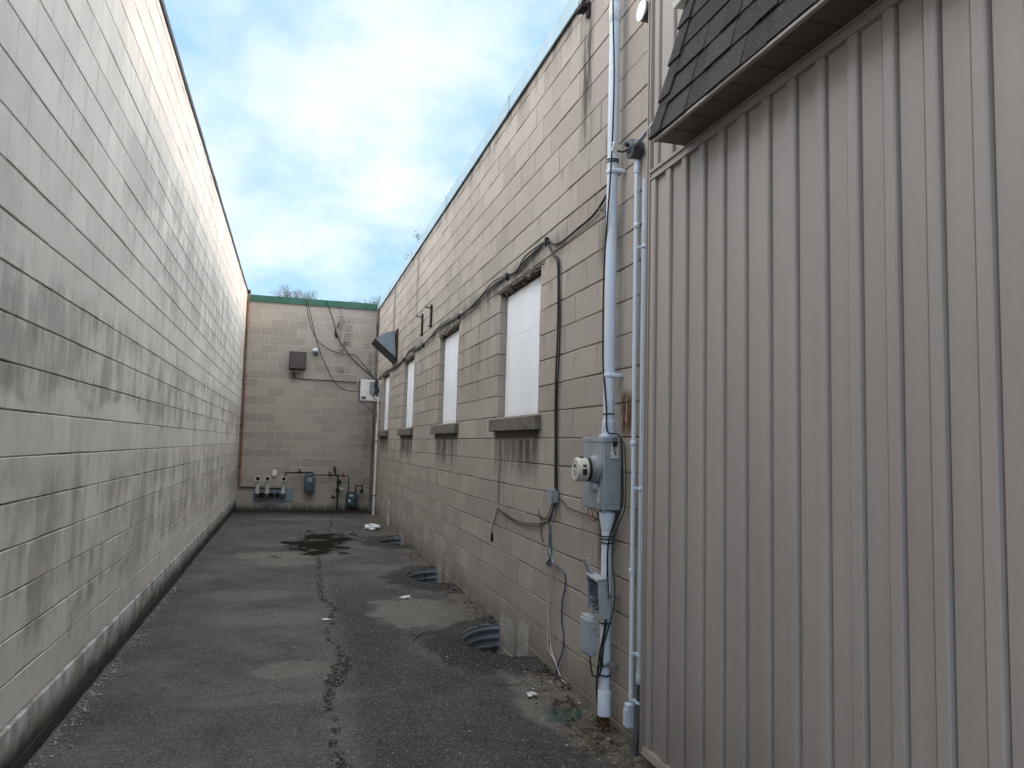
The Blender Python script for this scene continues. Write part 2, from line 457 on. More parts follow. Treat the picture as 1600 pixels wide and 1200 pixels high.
def mat_siding(name, col):
    m, t = material(name); P = t.obj(); x, y, z = t.xyz(P)
    n = t.noise(P, 1.0, 4, .6, (1, 3, .5))
    c = t.scale(col, t.ss(n, .3, .7, .94, 1.05))
    gr = t.noise(P, 1.0, 3, .6, (1, 90, 240))
    c = t.scale(c, t.ss(gr, .3, .7, .955, 1.04))
    dust = t.ss(t.add(z, t.mul(t.noise(P, 2, 4), .5)), .95, .25)
    c = t.mix(t.mul(dust, .40), c, (.13, .115, .10))
    wash = t.mul(t.ss(t.noise(P, 1, 5, .6, (1, 14, .5)), .56, .72), t.ss(t.noise(P, 1.2, 3), .4, .6))
    c = t.mix(t.mul(wash, .16), c, (.20, .17, .15))
    can = t.bump(t.noise(P, 1, 3, .5, (1, 2.2, .7)), .35, .03)
    t.bsdf(c, .46, 0, t.bump(gr, .16, .002, can), .38)
    return m
M_SIDING = mat_siding('taupe_steel_siding', (.368, .326, .306))
M_SOFFIT = mat_siding('brown_soffit', (.105, .088, .076))
M_TRIM = mat_siding('taupe_trim', (.35, .31, .28))

def mat_shingle():
    m, t = material('charcoal_shingle'); P = t.obj()
    g = t.noise(P, 330, 2, .7)
    blk = t.attr('blk')
    g2 = t.noise(P, 120, 2, .7)
    c = t.mix(blk, (.012, .012, .014), (.046, .043, .044))
    c = t.mix(t.ss(g, .50, .62, 0, .9), c, (.14, .135, .135))
    c = t.mix(t.ss(g2, .55, .70, 0, .6), c, (.006, .006, .007))
    t.bsdf(c, .92, 0, t.bump(g, .8, .003), .2)
    return m
M_SHINGLE = mat_shingle()

CRACK = [(-2, .30), (4.4, .30), (5.1, .30), (5.6, .44), (6.4, .37), (7.4, .44), (8.6, .36), (9.8, .40), (11.2, .42), (13.0, .60), (15, .8), (19, 1.0)]
def crack_x(y):
    for (a, xa), (b, xb) in zip(CRACK, CRACK[1:]):
        if a <= y <= b: 
            f = (y-a)/(b-a); return xa+(xb-xa)*f
    return CRACK[-1][1]
WELLS = [(6.03, .56, .46), (9.02, .56, .46), (12.35, .58, .45)]       # centre along the wall, half length, reach
def mat_ground():
    m, t = material('worn_asphalt'); P = t.obj(); x, y, z = t.xyz(P)
    ck = t.attr('blk')                                                # rubble filled crack
    n1 = t.noise(P, .8, 4); n2 = t.noise(P, 2.6, 5, .6); n3 = t.noise(P, 9, 4, .6)
    base = t.mix(t.ss(n1, .35, .65), (.108, .105, .102), (.074, .072, .072))
    # right half is a newer, darker patch
    newer = t.mul(t.ss(t.add(x, t.mul(t.noise(P, 1.2, 4), .25)), .46, .58), t.ss(y, 9.5, 7.5))
    base = t.mix(t.mul(newer, .65), base, (.034, .034, .037))
    base = t.scale(base, t.ss(n2, .3, .7, .80, 1.2))
    # dried dust pools
    pools = None
    for (cx, cy, rx, ry, s) in ((-.10, 11.0, .62, .42, .9), (.0, 10.4, .45, .3, .7), (-.35, 8.3, .55, .35, .6), (1.15, 7.3, .42, .75, 1.0), (1.5, 6.9, .3, .9, .8),
                                (.12, 5.6, .32, .25, .8), (-.1, 7.25, .6, .35, .45), (.35, 16.1, 1.1, .30, .7), (-.6, 17.4, 1.2, .3, .6), (.0, 5.0, .6, .12, .4), (1.0, 9.9, .5, .25, .5), (1.7, 4.6, .3, .9, .9)):
        d = t.m('SQRT', t.add(t.m('POWER', t.m('DIVIDE', t.m('SUBTRACT', x, cx), rx), 2), t.m('POWER', t.m('DIVIDE', t.m('SUBTRACT', y, cy), ry), 2)))
        k = t.ss(t.add(d, t.mul(t.m('SUBTRACT', n2, .5), 1.5)), 1.05, .72, 0, s)
        pools = k if pools is None else t.m('MAXIMUM', pools, k)
    c = t.mix(t.mul(pools, .8), base, t.mix(n3, (.21, .197, .178), (.155, .145, .13)))
    # sandy strip along both walls
    sand = t.m('MAXIMUM', t.ss(t.add(x, t.mul(n2, .5)), 1.72, 2.0), t.mul(t.ss(t.add(x, t.mul(n2, .18)), -.99, -1.07), .5))
    c = t.mix(t.mul(sand, .75), c, t.mix(t.ss(n3, .4, .6), (.16, .135, .105), (.075, .060, .045)))
    # wet stain before the back wall
    d = t.m('SQRT', t.add(t.m('POWER', t.m('DIVIDE', t.m('SUBTRACT', x, t.add(.50, t.mul(t.m('SUBTRACT', y, 12.2), .16))), .48), 2), t.m('POWER', t.m('DIVIDE', t.m('SUBTRACT', y, 12.3), 1.5), 2)))
    wob = t.noise(P, 1, 6, .68, (2.6, 2.2, 1), .9)
    wet = t.mul(t.ss(t.add(d, t.mul(t.m('SUBTRACT', wob, .5), 5.0)), .95, .82), t.ss(y, 10.7, 10.9))
    wetb = t.mul(t.ss(t.add(y, t.mul(n2, 1.2)), 17.3, 18.1), .75)
    rim = t.mul(t.ss(t.add(d, t.mul(t.m('SUBTRACT', wob, .5), 3.2)), 1.15, .86), .6)
    c = t.mix(t.mul(rim, .5), c, (.10, .09, .07))
    c = t.mix(t.m('MAXIMUM', t.mul(wet, .97), wetb), c, (.011, .009, .006))
    for (yc, a, b) in WELLS:
        e = t.m('SQRT', t.add(t.m('POWER', t.m('DIVIDE', t.m('SUBTRACT', y, yc), a), 2), t.m('POWER', t.m('DIVIDE', t.m('SUBTRACT', x, XR+.03), b+.03), 2)))
        e = t.add(e, t.mul(t.m('SUBTRACT', n2, .5), 1.3))
        c = t.mix(t.ss(e, 1.75, 1.45, 0, .85), c, (.026, .025, .026))
        c = t.mix(t.mul(t.ss(e, 1.50, 1.72), t.ss(e, 2.05, 1.75), t.ss(n2, .38, .6), .55), c, (.135, .122, .105))
    halo = t.mul(t.ss(t.m('ABSOLUTE', t.m('SUBTRACT', t.add(x, t.mul(t.m('SUBTRACT', n2, .5), .30)), t.add(.36, t.mul(t.m('SUBTRACT', y, 6.0), .010)))), .16, .03), t.ss(y, 10.5, 8.5), .55)
    c = t.mix(halo, c, (.12, .11, .098))
    # crack filled with rubble
    c = t.mix(t.mul(t.ss(ck, .05, .5, 0, .95), t.m('SUBTRACT', 1.0, wet)), c, t.mix(t.ss(t.noise(P, 40, 3), .48, .62), (.010, .009, .009), (.13, .118, .102)))
    # aggregate: light and dark chips
    v = t.vor(P, 120, 'F1', 'Color'); cx_ = t.xyz(v)[0]
    chip = t.ss(cx_, .78, .95); chipd = t.ss(cx_, .25, .08)
    wetall = t.m('MAXIMUM', wet, wetb)
    dry = t.m('SUBTRACT', 1.0, wetall)
    c = t.mix(t.mul(chip, dry, .55), c, (.20, .19, .18))
    c = t.mix(t.mul(chipd, .55), c, (.012, .012, .012))
    sp = t.ss(t.xyz(t.vor(P, 46, 'F1', 'Color'))[1], .965, .985)
    sp = t.mul(sp, t.ss(t.vor(P, 46), .30, .22), dry)
    c = t.mix(t.mul(sp, .8), c, (.36, .35, .33))
    h = t.add(t.mul(t.vor(P, 120), -1.0), t.mul(t.noise(P, 60, 4, .65), 1.0))
    rough = t.ss(wetall, 0, 1, .93, .80)
    t.bsdf(c, rough, 0, t.bump(h, .8, .006), t.ss(wetall, 0, 1, .2, .03))
    return m
M_GROUND = mat_ground()

# ------------------------------------------------------------------ block walls
def block_wall(mb, fmap, nrm, u0, u1, z0, z1, zoff, bw, holes, jh, jv, depth, jit, seed, skip=0.0, bev=.0035, ztop=None):
    """pads of single blocks standing proud of a mortar sheet; fmap(u, w, z) -> world, w = out of the wall"""
    rnd = random.Random(seed)
    k0 = math.floor((z0-zoff)/CH); k1 = math.ceil((z1-zoff)/CH)
    for k in range(k0, k1):
        a = zoff+k*CH; b = a+CH
        a, b = max(a, z0), min(b, z1)
        if b-a < .02: continue
        sh = (.5*bw if k % 2 else 0)+rnd.uniform(-.006, .006)
        u = math.floor((u0-sh)/bw)*bw+sh
        while u < u1:
            n = 1
            while rnd.random() < skip and n < 4: n += 1
            ua, ub = max(u, u0), min(u+bw*n, u1)
            u += bw*n
            if ub-ua < .02: continue
            col = rnd.random(); w0 = rnd.uniform(-jit, jit)
            t1, t2 = rnd.uniform(-jit, jit)*.5, rnd.uniform(-jit, jit)*.5
            wz = jh*.28
            for (p, q, r, s) in sub_rects((ua+jv/2, ub-jv/2, a+jh/2+rnd.uniform(-wz, wz), b-jh/2+rnd.uniform(-wz, wz)), holes):
                bb = min(bev, (q-p)/4, (s-r)/4)
                o = [(p, r), (q, r), (q, s), (p, s)]
                i = [(p+bb, r+bb), (q-bb, r+bb), (q-bb, s-bb), (p+bb, s-bb)]
                fw = lambda uu, zz: w0 + t1*(1 if uu > (p+q)/2 else -1) + t2*(1 if zz > (r+s)/2 else -1)
                O = [fmap(uu, -depth, zz) for uu, zz in o]
                Mi = [fmap(uu, fw(uu, zz)-bb, zz) for uu, zz in o]
                I = [fmap(uu, fw(uu, zz), zz) for uu, zz in i]
                mb.poly(I, 0, col, nrm)
                for e in range(4):
                    f = (e+1) % 4
                    mid = (Vector(O[e])+Vector(O[f]))/2 - (Vector(I[0])+Vector(I[2]))/2
                    mb.poly([Mi[e], Mi[f], I[f], I[e]], 0, col, Vector(nrm)+mid.normalized()*.3)
                    mb.poly([O[e], O[f], Mi[f], Mi[e]], 0, col, mid)
    for (p, q, r, s) in sub_rects((u0, u1, z0, z1), holes):
        mb.poly([fmap(p, -depth+.0005, r), fmap(q, -depth+.0005, r), fmap(q, -depth+.0005, s), fmap(p, -depth+.0005, s)], 1, .5, nrm)

# left building
LB0, LB1 = -.6, 22.0
lb = thing('block_building', (-4, 10, 0), 'cream painted concrete block building with grey streaks along the left of the alley', 'building')
w = MB()
block_wall(w, lambda u, d, z: (XL+d, u, z), (1, 0, 0), LB0, LB1, .29, 5.0, .083, .4034, [], .0065, .0030, .006, .0012, 11, .12)
w.box(-9, XL-.0075, LB0, LB1, -.3, 5.0, 0)
w.build('wall', [M_LEFT, M_MORT_L], lb, attr=True, recalc=False)
f = MB()
block_wall(f, lambda u, d, z: (XL+.012+d, u, z), (1, 0, 0), LB0, LB1, -.3, .283, -.1204, .4034, [], .003, .003, .004, .002, 12, .6)
f.box(-8.9, XL+.0075, LB0+.001, LB1-.001, -.31, .284, 0)
f.build('foundation', [M_LBASE, M_MORT_L], lb, attr=True, recalc=False)
c = MB()
ys = [LB0-.03+i*.55 for i in range(48)]
for a, b in zip(ys, ys[1:]):
    za, zb = 5.03+.012*mnoise.noise((a*.7, 3, 0)), 5.03+.012*mnoise.noise((b*.7, 3, 0))
    xo = XL+.016+.004*mnoise.noise((a, 9, 0))
    c.hexa([(XL-.12, a, za-.033), (xo, a, za-.033), (xo, b-.003, zb-.033), (XL-.12, b-.003, zb-.033), (XL-.12, a, za+.03), (xo, a, za+.02), (xo, b-.003, zb+.02), (XL-.12, b-.003, zb+.03)])
c.build('coping', M_COPED, lb)

# right building
RB0, RB1 = 3.63, 21.0
OPEN = [(5.63, 6.86), (8.73, 9.93), (12.13, 13.31), (15.42, 16.62)]
OZ0, OZ1 = 1.865, 3.075
rb = thing('block_building', (5, 12, 0), 'taupe painted block building with four boarded windows along the right of the alley', 'building')
holes = [(a, b, OZ0, OZ1) for a, b in OPEN]
w = MB()
fr_ = lambda u, d, z: (XR-d, u, z)
block_wall(w, fr_, (-1, 0, 0), RB0, RB1, -.75, 4.84, .0554, .4034, holes, .0075, .0042, .007, .0024, 21, .08)
w.box(XR+.10, 10, RB0, RB1, -.8, 4.84, 0)
w.box(XR+.008, XR+.0995, RB0, RB0+.02, -.8, 4.84, 0)
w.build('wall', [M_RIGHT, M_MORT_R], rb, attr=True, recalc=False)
c = MB()
y = RB0-.02
while y < RB1:
    e = min(y+3.05, RB1)
    c.prism([(XR-.030, y, 4.775), (XR-.018, y, 4.775), (XR-.018, y, 4.895), (XR+.25, y, 4.885), (XR+.25, y, 4.91), (XR-.030, y, 4.925)], (0, e-y-.006, 0))
    c.prism([(XR-.036, e-.03, 4.77), (XR-.031, e-.03, 4.77), (XR-.031, e-.03, 4.926), (XR+.2, e-.03, 4.914), (XR+.2, e-.03, 4.918), (XR-.036, e-.03, 4.932)], (0, .06, 0))
    y = e
c.build('coping', M_COPE, rb)
for i, (a, b) in enumerate(OPEN):
    bd = MB(); bd.bbox(XR+.070, XR+.095, a+.012, b-.012, OZ0+.006, OZ1-.052, .003)
    win = bd.build('window', M_WHITE, rb)               # the white board that fills the opening
    for (p, q) in ((a-.02, a+.004), (b-.004, b+.02)):   # lining blocks of the reveal, one per course
        m = MB(); z = OZ0; m.box(XR+.012, XR+.09, p+.003, q-.003, OZ0, OZ1, 1)
        while z < OZ1-.05:
            ze = min(z+CH, OZ1); m.bbox(XR+.004, XR+.0895, p, q, z+.003, ze-.005, .003); z = ze
        m.build('jamb', [M_RIGHT, M_MORT_R], win, recalc=False)
    ln = MB(); ln.box(XR-.002, XR+.11, a-.10, b+.10, OZ1-.014, OZ1-.002)
    rr = random.Random(50+i)
    for k in range(150):                                 # crumbling mortar along the steel angle
        bm = bmesh.new(); bmesh.ops.create_icosphere(bm, subdivisions=1, radius=1); s_ = rr.uniform(.006, .021)
        cc = Vector((XR+rr.uniform(-.006, .06), rr.uniform(a-.08, b+.02), OZ1-.016-rr.uniform(-.03, .035)*rr.random()))
        of = Vector((rr.uniform(0, 90), 0, 0))
        for v in bm.verts: v.co = Vector((v.co.x, v.co.y*1.7, v.co.z))*s_*(1+.6*mnoise.noise(v.co*1.3+of))+cc
        ln.add_bm(bm)
    ln.build('lintel', M_LINTEL, win)
    sl = MB()
    s0, s1 = SILLS[i]
    sl.hexa([(XR-.055, s0+.01, 1.735), (XR+.09, s0+.01, 1.735), (XR+.09, s1-.01, 1.735), (XR-.055, s1-.01, 1.735),
             (XR-.055, s0+.01, 1.845), (XR+.09, s0+.01, 1.868), (XR+.09, s1-.01, 1.868), (XR-.055, s1-.01, 1.845)])
    o = sl.build('sill', M_SILL, win)
    bv = o.modifiers.new('bevel', 'BEVEL'); bv.width = .006; bv.segments = 2

# back building
bb = thing('block_building', (.4, 24, 0), 'bare block building with light mortar and green coping closing the alley end', 'building')
w = MB()
block_wall(w, lambda u, d, z: (u, YB-d, z), (0, -1, 0), XL-.05, XR+.05, -.3, 4.81, -.02, .4075, [], .011, .011, .003, .0008, 31, 0, .002)
w.box(XL-.05, XR+.05, YB+.004, YB+8, -.4, 4.81, 0)
w.build('wall', [M_BACK, M_MORT_B], bb, attr=True, recalc=False)
c = MB()
c.prism([(XL+.06, YB-.035, 4.80), (XL+.06, YB-.028, 4.80), (XL+.06, YB-.028, 4.92), (XL+.06, YB+.3, 4.90), (XL+.06, YB+.3, 4.93), (XL+.06, YB-.035, 4.945)], (1.95, 0, 0))
c.prism([(XL+2.012, YB-.039, 4.797), (XL+2.012, YB-.032, 4.797), (XL+2.012, YB-.032, 4.92), (XL+2.012, YB+.3, 4.90), (XL+2.012, YB+.3, 4.933), (XL+2.012, YB-.039, 4.949)], (XR-XL-2.014, 0, 0))
c.build('coping', M_GREEN, bb)

# ------------------------------------------------------------------ metal clad building on the near right
XS = 1.80
sb = thing('metal_clad_building', (4, 0, 0), 'taupe ribbed metal clad building with shingled mansard overhang at the near right', 'building')
def siding(mb, y0, y1, z0, z1, off, x):
    """vertical panels: flat pan, sloped rib rise, rib face, undercut groove"""
    p = .1648; prof = []
    k = math.floor((y0-off)/p)
    while off+k*p < y1+p:
        g = off+k*p                                       # near edge of the groove of this rib
        prof += [(g-.009, x), (g-.0075, x+.004), (g-.007, x+.018), (g-.0005, x+.018), (g, x-.006), (g+.0005, x-.011), (g+.005, x-.0165), (g+.007, x-.0165), (g+.044, x-.0160), (g+.0465, x-.001), (g+.060, x+.0003), (g+.0615, x+.003), (g+.0625, x+.003), (g+.064, x)]
        k += 1
    prof = [q for q in prof if y0 <= q[0] <= y1]
    prof = [(y0, x)] + prof + [(y1, x)]
    for (a, xa), (b, xb) in zip(prof, prof[1:]):
        if b-a < 1e-6: continue
        mb.poly([(xa, a, z0), (xb, b, z0), (xb, b, z1), (xa, a, z1)], 0, .5, (-1, 0, 0))
SY0, SY1 = -4.0, 3.615
s = MB(); siding(s, SY0, SY1-.035, .10, 3.045, 2.205-.1648*20, XS); s.build('siding', M_SIDING, sb, recalc=False)
s = MB(); siding(s, SY0, SY1-.035, 3.10, 5.3, 2.205-.1648*20, XS+.012); s.build('siding', M_SIDING, sb, recalc=False, label='paler upper band of ribbed siding above the trim')
s = MB(); s.box(XS+.03, 10, SY0, SY1-.006, -.2, 5.3); s.build('wall', M_TRIM, sb)
s = MB()
s.box(XS-.022, XS+.03, SY0, SY1-.04, 3.045, 3.056); s.box(XS-.014, XS+.03, SY0, SY1-.04, 3.056, 3.085); s.box(XS-.024, XS+.03, SY0, SY1-.04, 3.085, 3.10)
s.build('band_trim', M_TRIM, sb)
s = MB()
s.box(XS-.020, XS+.06, SY1-.036, SY1-.026, .075, 5.3); s.box(XS-.012, XS+.06, SY1-.026, SY1-.010, .075, 5.3); s.box(XS-.022, XS+.06, SY1-.010, SY1, .07, 5.3)
s.build('corner_trim', M_TRIM, sb)
s = MB(); s.prism([(XS-.034, SY0, .07), (XS+.03, SY0, .07), (XS+.03, SY0, .102), (XS-.026, SY0, .102)], (0, SY1-.04-SY0, 0)); s.build('base_flashing', M_TRIM, sb)
s = MB(); y = SY1-.12
while y > SY0+.2:
    s.lathe([(.006, 0), (.006, .003), (.003, .005)], (XS+.001, y, .135), (-1, 0, 0), 8); s.cut(); y -= .33
s.parts('screw', M_GALV, sb)
s = MB(); s.box(XS-.005, 9.9, SY0+.01, SY1-.012, -.3, .068); s.build('foundation', M_SILL, sb)
# mansard overhang: soffit, fascia, shingle courses, hip cap
XO, MZ = 1.612, 3.105
MY1 = 3.20
TH = math.atan2(.165, .80)                                 # lean of the shingled face
def mpt(sl, y, out=0.0):
    """point on the shingled face: sl metres up the slope"""
    return (XO+sl*math.sin(TH)-out*math.cos(TH), y, MZ+sl*math.cos(TH)+out*math.sin(TH))
def hip(sl): return MY1-.13*sl
man = MB()
L = 2.3
man.hexa([mpt(0, SY0), mpt(0, hip(0)), (XS, hip(0), MZ), (XS, SY0, MZ), mpt(L, SY0), mpt(L, hip(L)), (XS+.3, hip(L), mpt(L, 0)[2]), (XS+.3, SY0, mpt(L, 0)[2])])
mansard = man.build('mansard_roof', M_COPED, sb)
sh = MB(); rr = random.Random(5)
exp = .138
for k in range(int(L/exp)):
    y = SY0; s0 = k*exp-.003; s1 = s0+exp+.05
    while y < hip(s0)-.045:
        wd = rr.choice((.10, .14, .17, .21, .26)); ye = min(y+wd, hip(s0)-.045)
        th = rr.choice((.005, .006, .010, .011)); dz = rr.uniform(-.004, .004)
        a0, a1 = s0+dz, s1
        g = .0012
        sh.hexa([mpt(a0, y+g, .004), mpt(a0, ye-g, .004), mpt(a1, ye-g, .0005), mpt(a1, y+g, .0005),
                 mpt(a0, y+g, .006+th), mpt(a0, ye-g, .006+th), mpt(a1, ye-g, .002), mpt(a1, y+g, .002)], 0, rr.random())
        y = ye
sh.build('shingles', M_SHINGLE, mansard, attr=True)
hc = MB()
k = 0; st = .185
while k*st < L-.1:
    s0 = k*st-.004; s1 = s0+st+.06; h0, h1 = hip(s0), hip(s1); bl = rr.random()
    hc.hexa([mpt(s0, h0-.095, .010), mpt(s0, h0+.016, .008), mpt(s1, h1+.006, .002), mpt(s1, h1-.085, .002),
             mpt(s0, h0-.095, .024), mpt(s0, h0+.020, .022), mpt(s1, h1+.008, .010), mpt(s1, h1-.085, .010)], 0, bl)
    s0 = max(s0, .045); h0 = hip(s0)
    hc.hexa([mpt(s0, h0+.016, .022), mpt(s0, h0+.020, .022), mpt(s1, h1+.008, .010), mpt(s1, h1+.004, .010),
             mpt(s0, h0+.016, -.10), mpt(s0, h0+.020, -.10), mpt(s1, h1+.008, -.10), mpt(s1, h1+.004, -.10)], 0, bl)
    k += 1
hc.build('hip_cap', M_SHINGLE, mansard, attr=True)
s = MB()
y = hip(0)
while y > SY0:
    e = max(y-.63, SY0)
    s.box(XO+.012, XS-.02, e+.002, y-.002, MZ-.013, MZ-.003)
    for q in range(1, 4):
        yy = e+(y-e)*q/4
        s.box(XO+.014, XS-.024, yy-.003, yy+.003, MZ-.0155, MZ-.0135)
    y = e
s.build('soffit', M_SOFFIT, mansard)
s = MB(); s.prism([(XO-.007, SY0, MZ-.018), (XO+.011, SY0, MZ-.018), (XO+.011, SY0, MZ-.001), (XO-.007, SY0, MZ-.006)], (0, hip(0)-SY0, 0)); s.build('fascia', M_TRIM, mansard)
s = MB(); s.bbox(1.70, 1.795, 3.09, 3.155, 3.80, 4.6, .004); s.prism([(1.69, 3.08, 3.80), (1.795, 3.08, 3.80), (1.795, 3.08, 3.782), (1.70, 3.08, 3.774)], (0, .10, 0)); s.build('downspout', M_PVCW, sb)

# ------------------------------------------------------------------ ground
def axis_x():
    return [-1.26+i*.0262 for i in range(int(3.24/.0262)+1)]
def axis_y():
    y = -1.0; out = []
    while y < 18.35:
        out.append(y); y += .06 if y < 2.5 else .020+max(0, y-3)*.0028
    return out
def ground_mesh():
    xs, ysr = axis_x(), axis_y()
    g = MB(); idx = {}; val = []
    def ell(x, y):
        best = 9
        for (yc, a, b) in WELLS:
            best = min(best, math.hypot((y-yc)/a, (x-XR-.03)/(b+.03)))
        return best
    for j, y in enumerate(ysr):
        cx = crack_x(y)+.05*mnoise.noise((3.1, y*1.9, 0))+.025*mnoise.noise((3.1, y*7, 0))
        cw = max(.008, .020+.032*mnoise.noise((7.7, y*1.1, 0))) * (1.0 if y < 11 else .5)
        if 5.05 < y < 5.9: cw = .03+.045*math.sin((y-5.05)/.85*math.pi)
        for i, x in enumerate(xs):
            px, py = x, y
            e = ell(px, py)
            if .88 < e < 1.12:
                for (yc, a, b) in WELLS:
                    d = math.hypot((py-yc)/a, (px-XR-.03)/(b+.03))
                    if .88 < d < 1.12:
                        k_ = 1+.05*mnoise.noise((px*9, py*9, 3))+.03*mnoise.noise((px*30, py*30, 1)); py = yc+(py-yc)/d*k_; px = XR+.03+(px-XR-.03)/d*k_
            z = .010*mnoise.noise((px*.9, py*.6, 1.3)) + .004*mnoise.noise((px*4, py*4, 5)) + .0022*mnoise.noise((px*17, py*17, 2))
            q = abs(px-cx)+.03*mnoise.noise((px*9, py*9, 0))
            k = max(0.0, min(1.0, 1.25-q/cw)) if cw > .001 else 0
            k = k*k*(3-2*k)
            z -= .012*k - k*.010*mnoise.noise((px*38, py*38, 0))
            if e < 1.9: z += .030*max(0, 1-(e-1)/.8)**2
            z += .018*max(0, (px-1.62)/.25)*(1+mnoise.noise((px*6, py*3, 4)))*(1 if e > 1.3 else 0)
            z += .012*max(0, (-1.08-px)/.1)*(.6+mnoise.noise((2, py*5, 4)))
            idx[i, j] = len(g.v); g.v.append((px, py, z)); val.append(k)
    for j in range(len(ysr)-1):
        for i in range(len(xs)-1):
            mx, my = (xs[i]+xs[i+1])/2, (ysr[j]+ysr[j+1])/2
            if ell(mx, my) < 1.0: continue
            q = [idx[i, j], idx[i+1, j], idx[i+1, j+1], idx[i, j+1]]
            g.face(q, 0, True, sum(val[k] for k in q)/4)
    E = 400
    for (a, b, c_, d) in ((-E, -1.24, -E, E), (1.95, E, -E, E), (-1.24, 1.95, -E, -.96), (-1.24, 1.95, 18.3, E)):
        g.poly([(a, c_, -.02), (b, c_, -.02), (b, d, -.02), (a, d, -.02)], 0, 0, (0, 0, 1))
    o = g.build('ground', M_GROUND, attr=True, recalc=False)
    tag(o, kind='structure')
ground_mesh()

# ------------------------------------------------------------------ window wells
WLAB = ['nearest corrugated steel window well sunk in the asphalt below the first window',
        'middle corrugated steel window well sunk in the asphalt by the taupe wall',
        'farthest corrugated steel window well, close to the white scrap of plastic']
for i, (yc, a, b) in enumerate(WELLS):
    t_ = thing('window_well', (XR, yc, -.7), WLAB[i], 'window well', 'window wells along the right wall')
    m = MB(); n = 26; rows = 80
    H0, H1 = -.72, .004
    for sgn, off in ((0, 0.0), (1, .006)):
        base = len(m.v)
        for r_ in range(rows+1):
            z = H0+(H1-H0)*r_/rows
            cor = .017*math.sin(z*2*math.pi/.075)
            for k in range(n+1):
                th = math.pi*k/n
                aa, b2 = a-.012+cor+off, b-.012+cor+off
                m.v.append((XR-.004-b2*math.sin(th), yc-aa*math.cos(th), z))
        for r_ in range(rows):
            for k in range(n):
                q = base+r_*(n+1)+k
                m.face([q, q+1, q+n+2, q+n+1], 0, True)
    m.build('corrugated_wall', M_WELL, t_, recalc=False)
    m = MB(); pts = [(XR-.004-(b-.002)*math.sin(math.pi*k/n), yc-(a-.002)*math.cos(math.pi*k/n), .004) for k in range(n+1)]
    m.tube(pts, .007, 6); m.build('rim', M_DARKPIPE, t_)
    m = MB(); m.poly([(XR-.004-(b+.02)*math.sin(math.pi*k/n), yc-(a+.02)*math.cos(math.pi*k/n), -.70) for k in range(n+1)], 0, .5, (0, 0, 1)); m.build('gravel_bed', M_STONE, t_, recalc=False)

# ------------------------------------------------------------------ service mast, meter and conduits on the right wall
PX, PY = 1.785, 4.085                                      # mast axis
mast = thing('service_mast', (PX, PY, 0), 'thick pale plastic service pipe running down the block wall through the meter box', 'conduit pipe')
m = MB(); m.tube([(PX, PY, 1.70), (PX, PY+.004, 3.0), (PX, PY, 4.25)], .0335, 20); m.tube([(PX, PY, 4.25), (PX, PY, 5.35)], .0335, 20)
m.tube([(PX, PY+.002, .17), (PX, PY, .7), (PX, PY, 1.24)], .031, 20)
m.build('pipe', M_PVC, mast)
m = MB()
m.lathe([(.0345, 0), (.0375, .004), (.0375, .11), (.0345, .115)], (PX, PY, 4.22), n=20); m.cut()
m.lathe([(.036, 0), (.040, .01), (.040, .075), (.0345, .08)], (PX, PY, 1.685), n=20)
m.lathe([(.056, 0), (.056, .012), (.038, .016)], (PX, PY, 1.670), n=20); m.cut()
m.lathe([(.0335, 0), (.045, .07), (.047, .10)], (PX, PY, 1.13), n=20); m.cut()
m.lathe([(.038, 0), (.038, .13), (.0335, .14)], (PX, PY, .085), n=20)
m.parts('coupling', M_PVC, mast)
m = MB(); m.lathe([(.036, 0), (.036, .035), (.033, .036), (.033, .30)], (PX, PY, -.24), n=18); m.build('ground_sleeve', M_RUST, mast, label='rusty iron stub where the pipe enters the ground')
def strap(z, r=.0365, h=.026):
    s_ = MB(); s_.lathe([(r, 0), (r+.002, .003), (r+.002, h-.003), (r, h)], (PX, PY, z), n=20)
    s_.bbox(PX+.01, PX+.064, PY-.050, PY-.03, z+.002, z+h-.002, .002); s_.lathe([(.006, 0), (.006, .006)], (PX+.012, PY-.040, z+h/2), (-1, 0, 0), 8)
    return s_
for z in (3.26, 2.02, .745, .36): strap(z).build('strap', M_GALV if z < 1 else M_PVC, mast)
tb = MB()
for z in (3.33, 3.345, 1.80, 1.715, 1.09, 1.075, 1.055, .598, .31, .17): tb.lathe([(.0352, 0), (.0375, .001), (.0375, .006), (.0352, .007)], (PX, PY, z), (0.0, random.uniform(-.15, .15), 1), 16); tb.cut()
tb.parts('tie', M_BLACK, mast)

bx = thing('meter_box', (XR-.06, 4.19, 1.24), 'grey enamelled electric meter box with round cream meter on the block wall', 'meter box')
X0, X1, Y0, Y1, Z0, Z1 = 1.735, XR-.004, 4.03, 4.35, 1.245, 1.665
m = MB(); m.bbox(X0, X1, Y0, Y1, Z0, Z1, .006); m.bbox(X0-.006, X1, Y0-.005, Y1+.005, Z1-.028, Z1+.004, .004)
m.bbox(X0-.004, X0+.004, Y0+.03, Y1-.002, Z0+.004, Z1-.03, .002)
m.build('housing', M_BOX, bx)
mm = MB(); my, mz = 4.13, 1.475
mm.lathe([(.085, 0), (.085, .02), (.072, .028), (.072, .05)], (X0-.004, my, mz), (-1, 0, 0), 28); sock = mm.build('meter_ring', M_GALV, bx)
mm = MB(); mm.lathe([(.068, 0), (.068, .032), (.060, .034)], (X0-.042, my, mz), (-1, 0, 0), 28); mm.build('meter_base', M_BLACK, bx)
mm = MB(); mm.lathe([(.070, 0), (.0705, .055), (.066, .065), (.058, .068), (.058, .065), (.0, .0655)], (X0-.074, my, mz), (-1, 0, 0), 32)
met = mm.build('meter', M_CREAMP, bx)
mm = MB()
xf = X0-.074-.0658
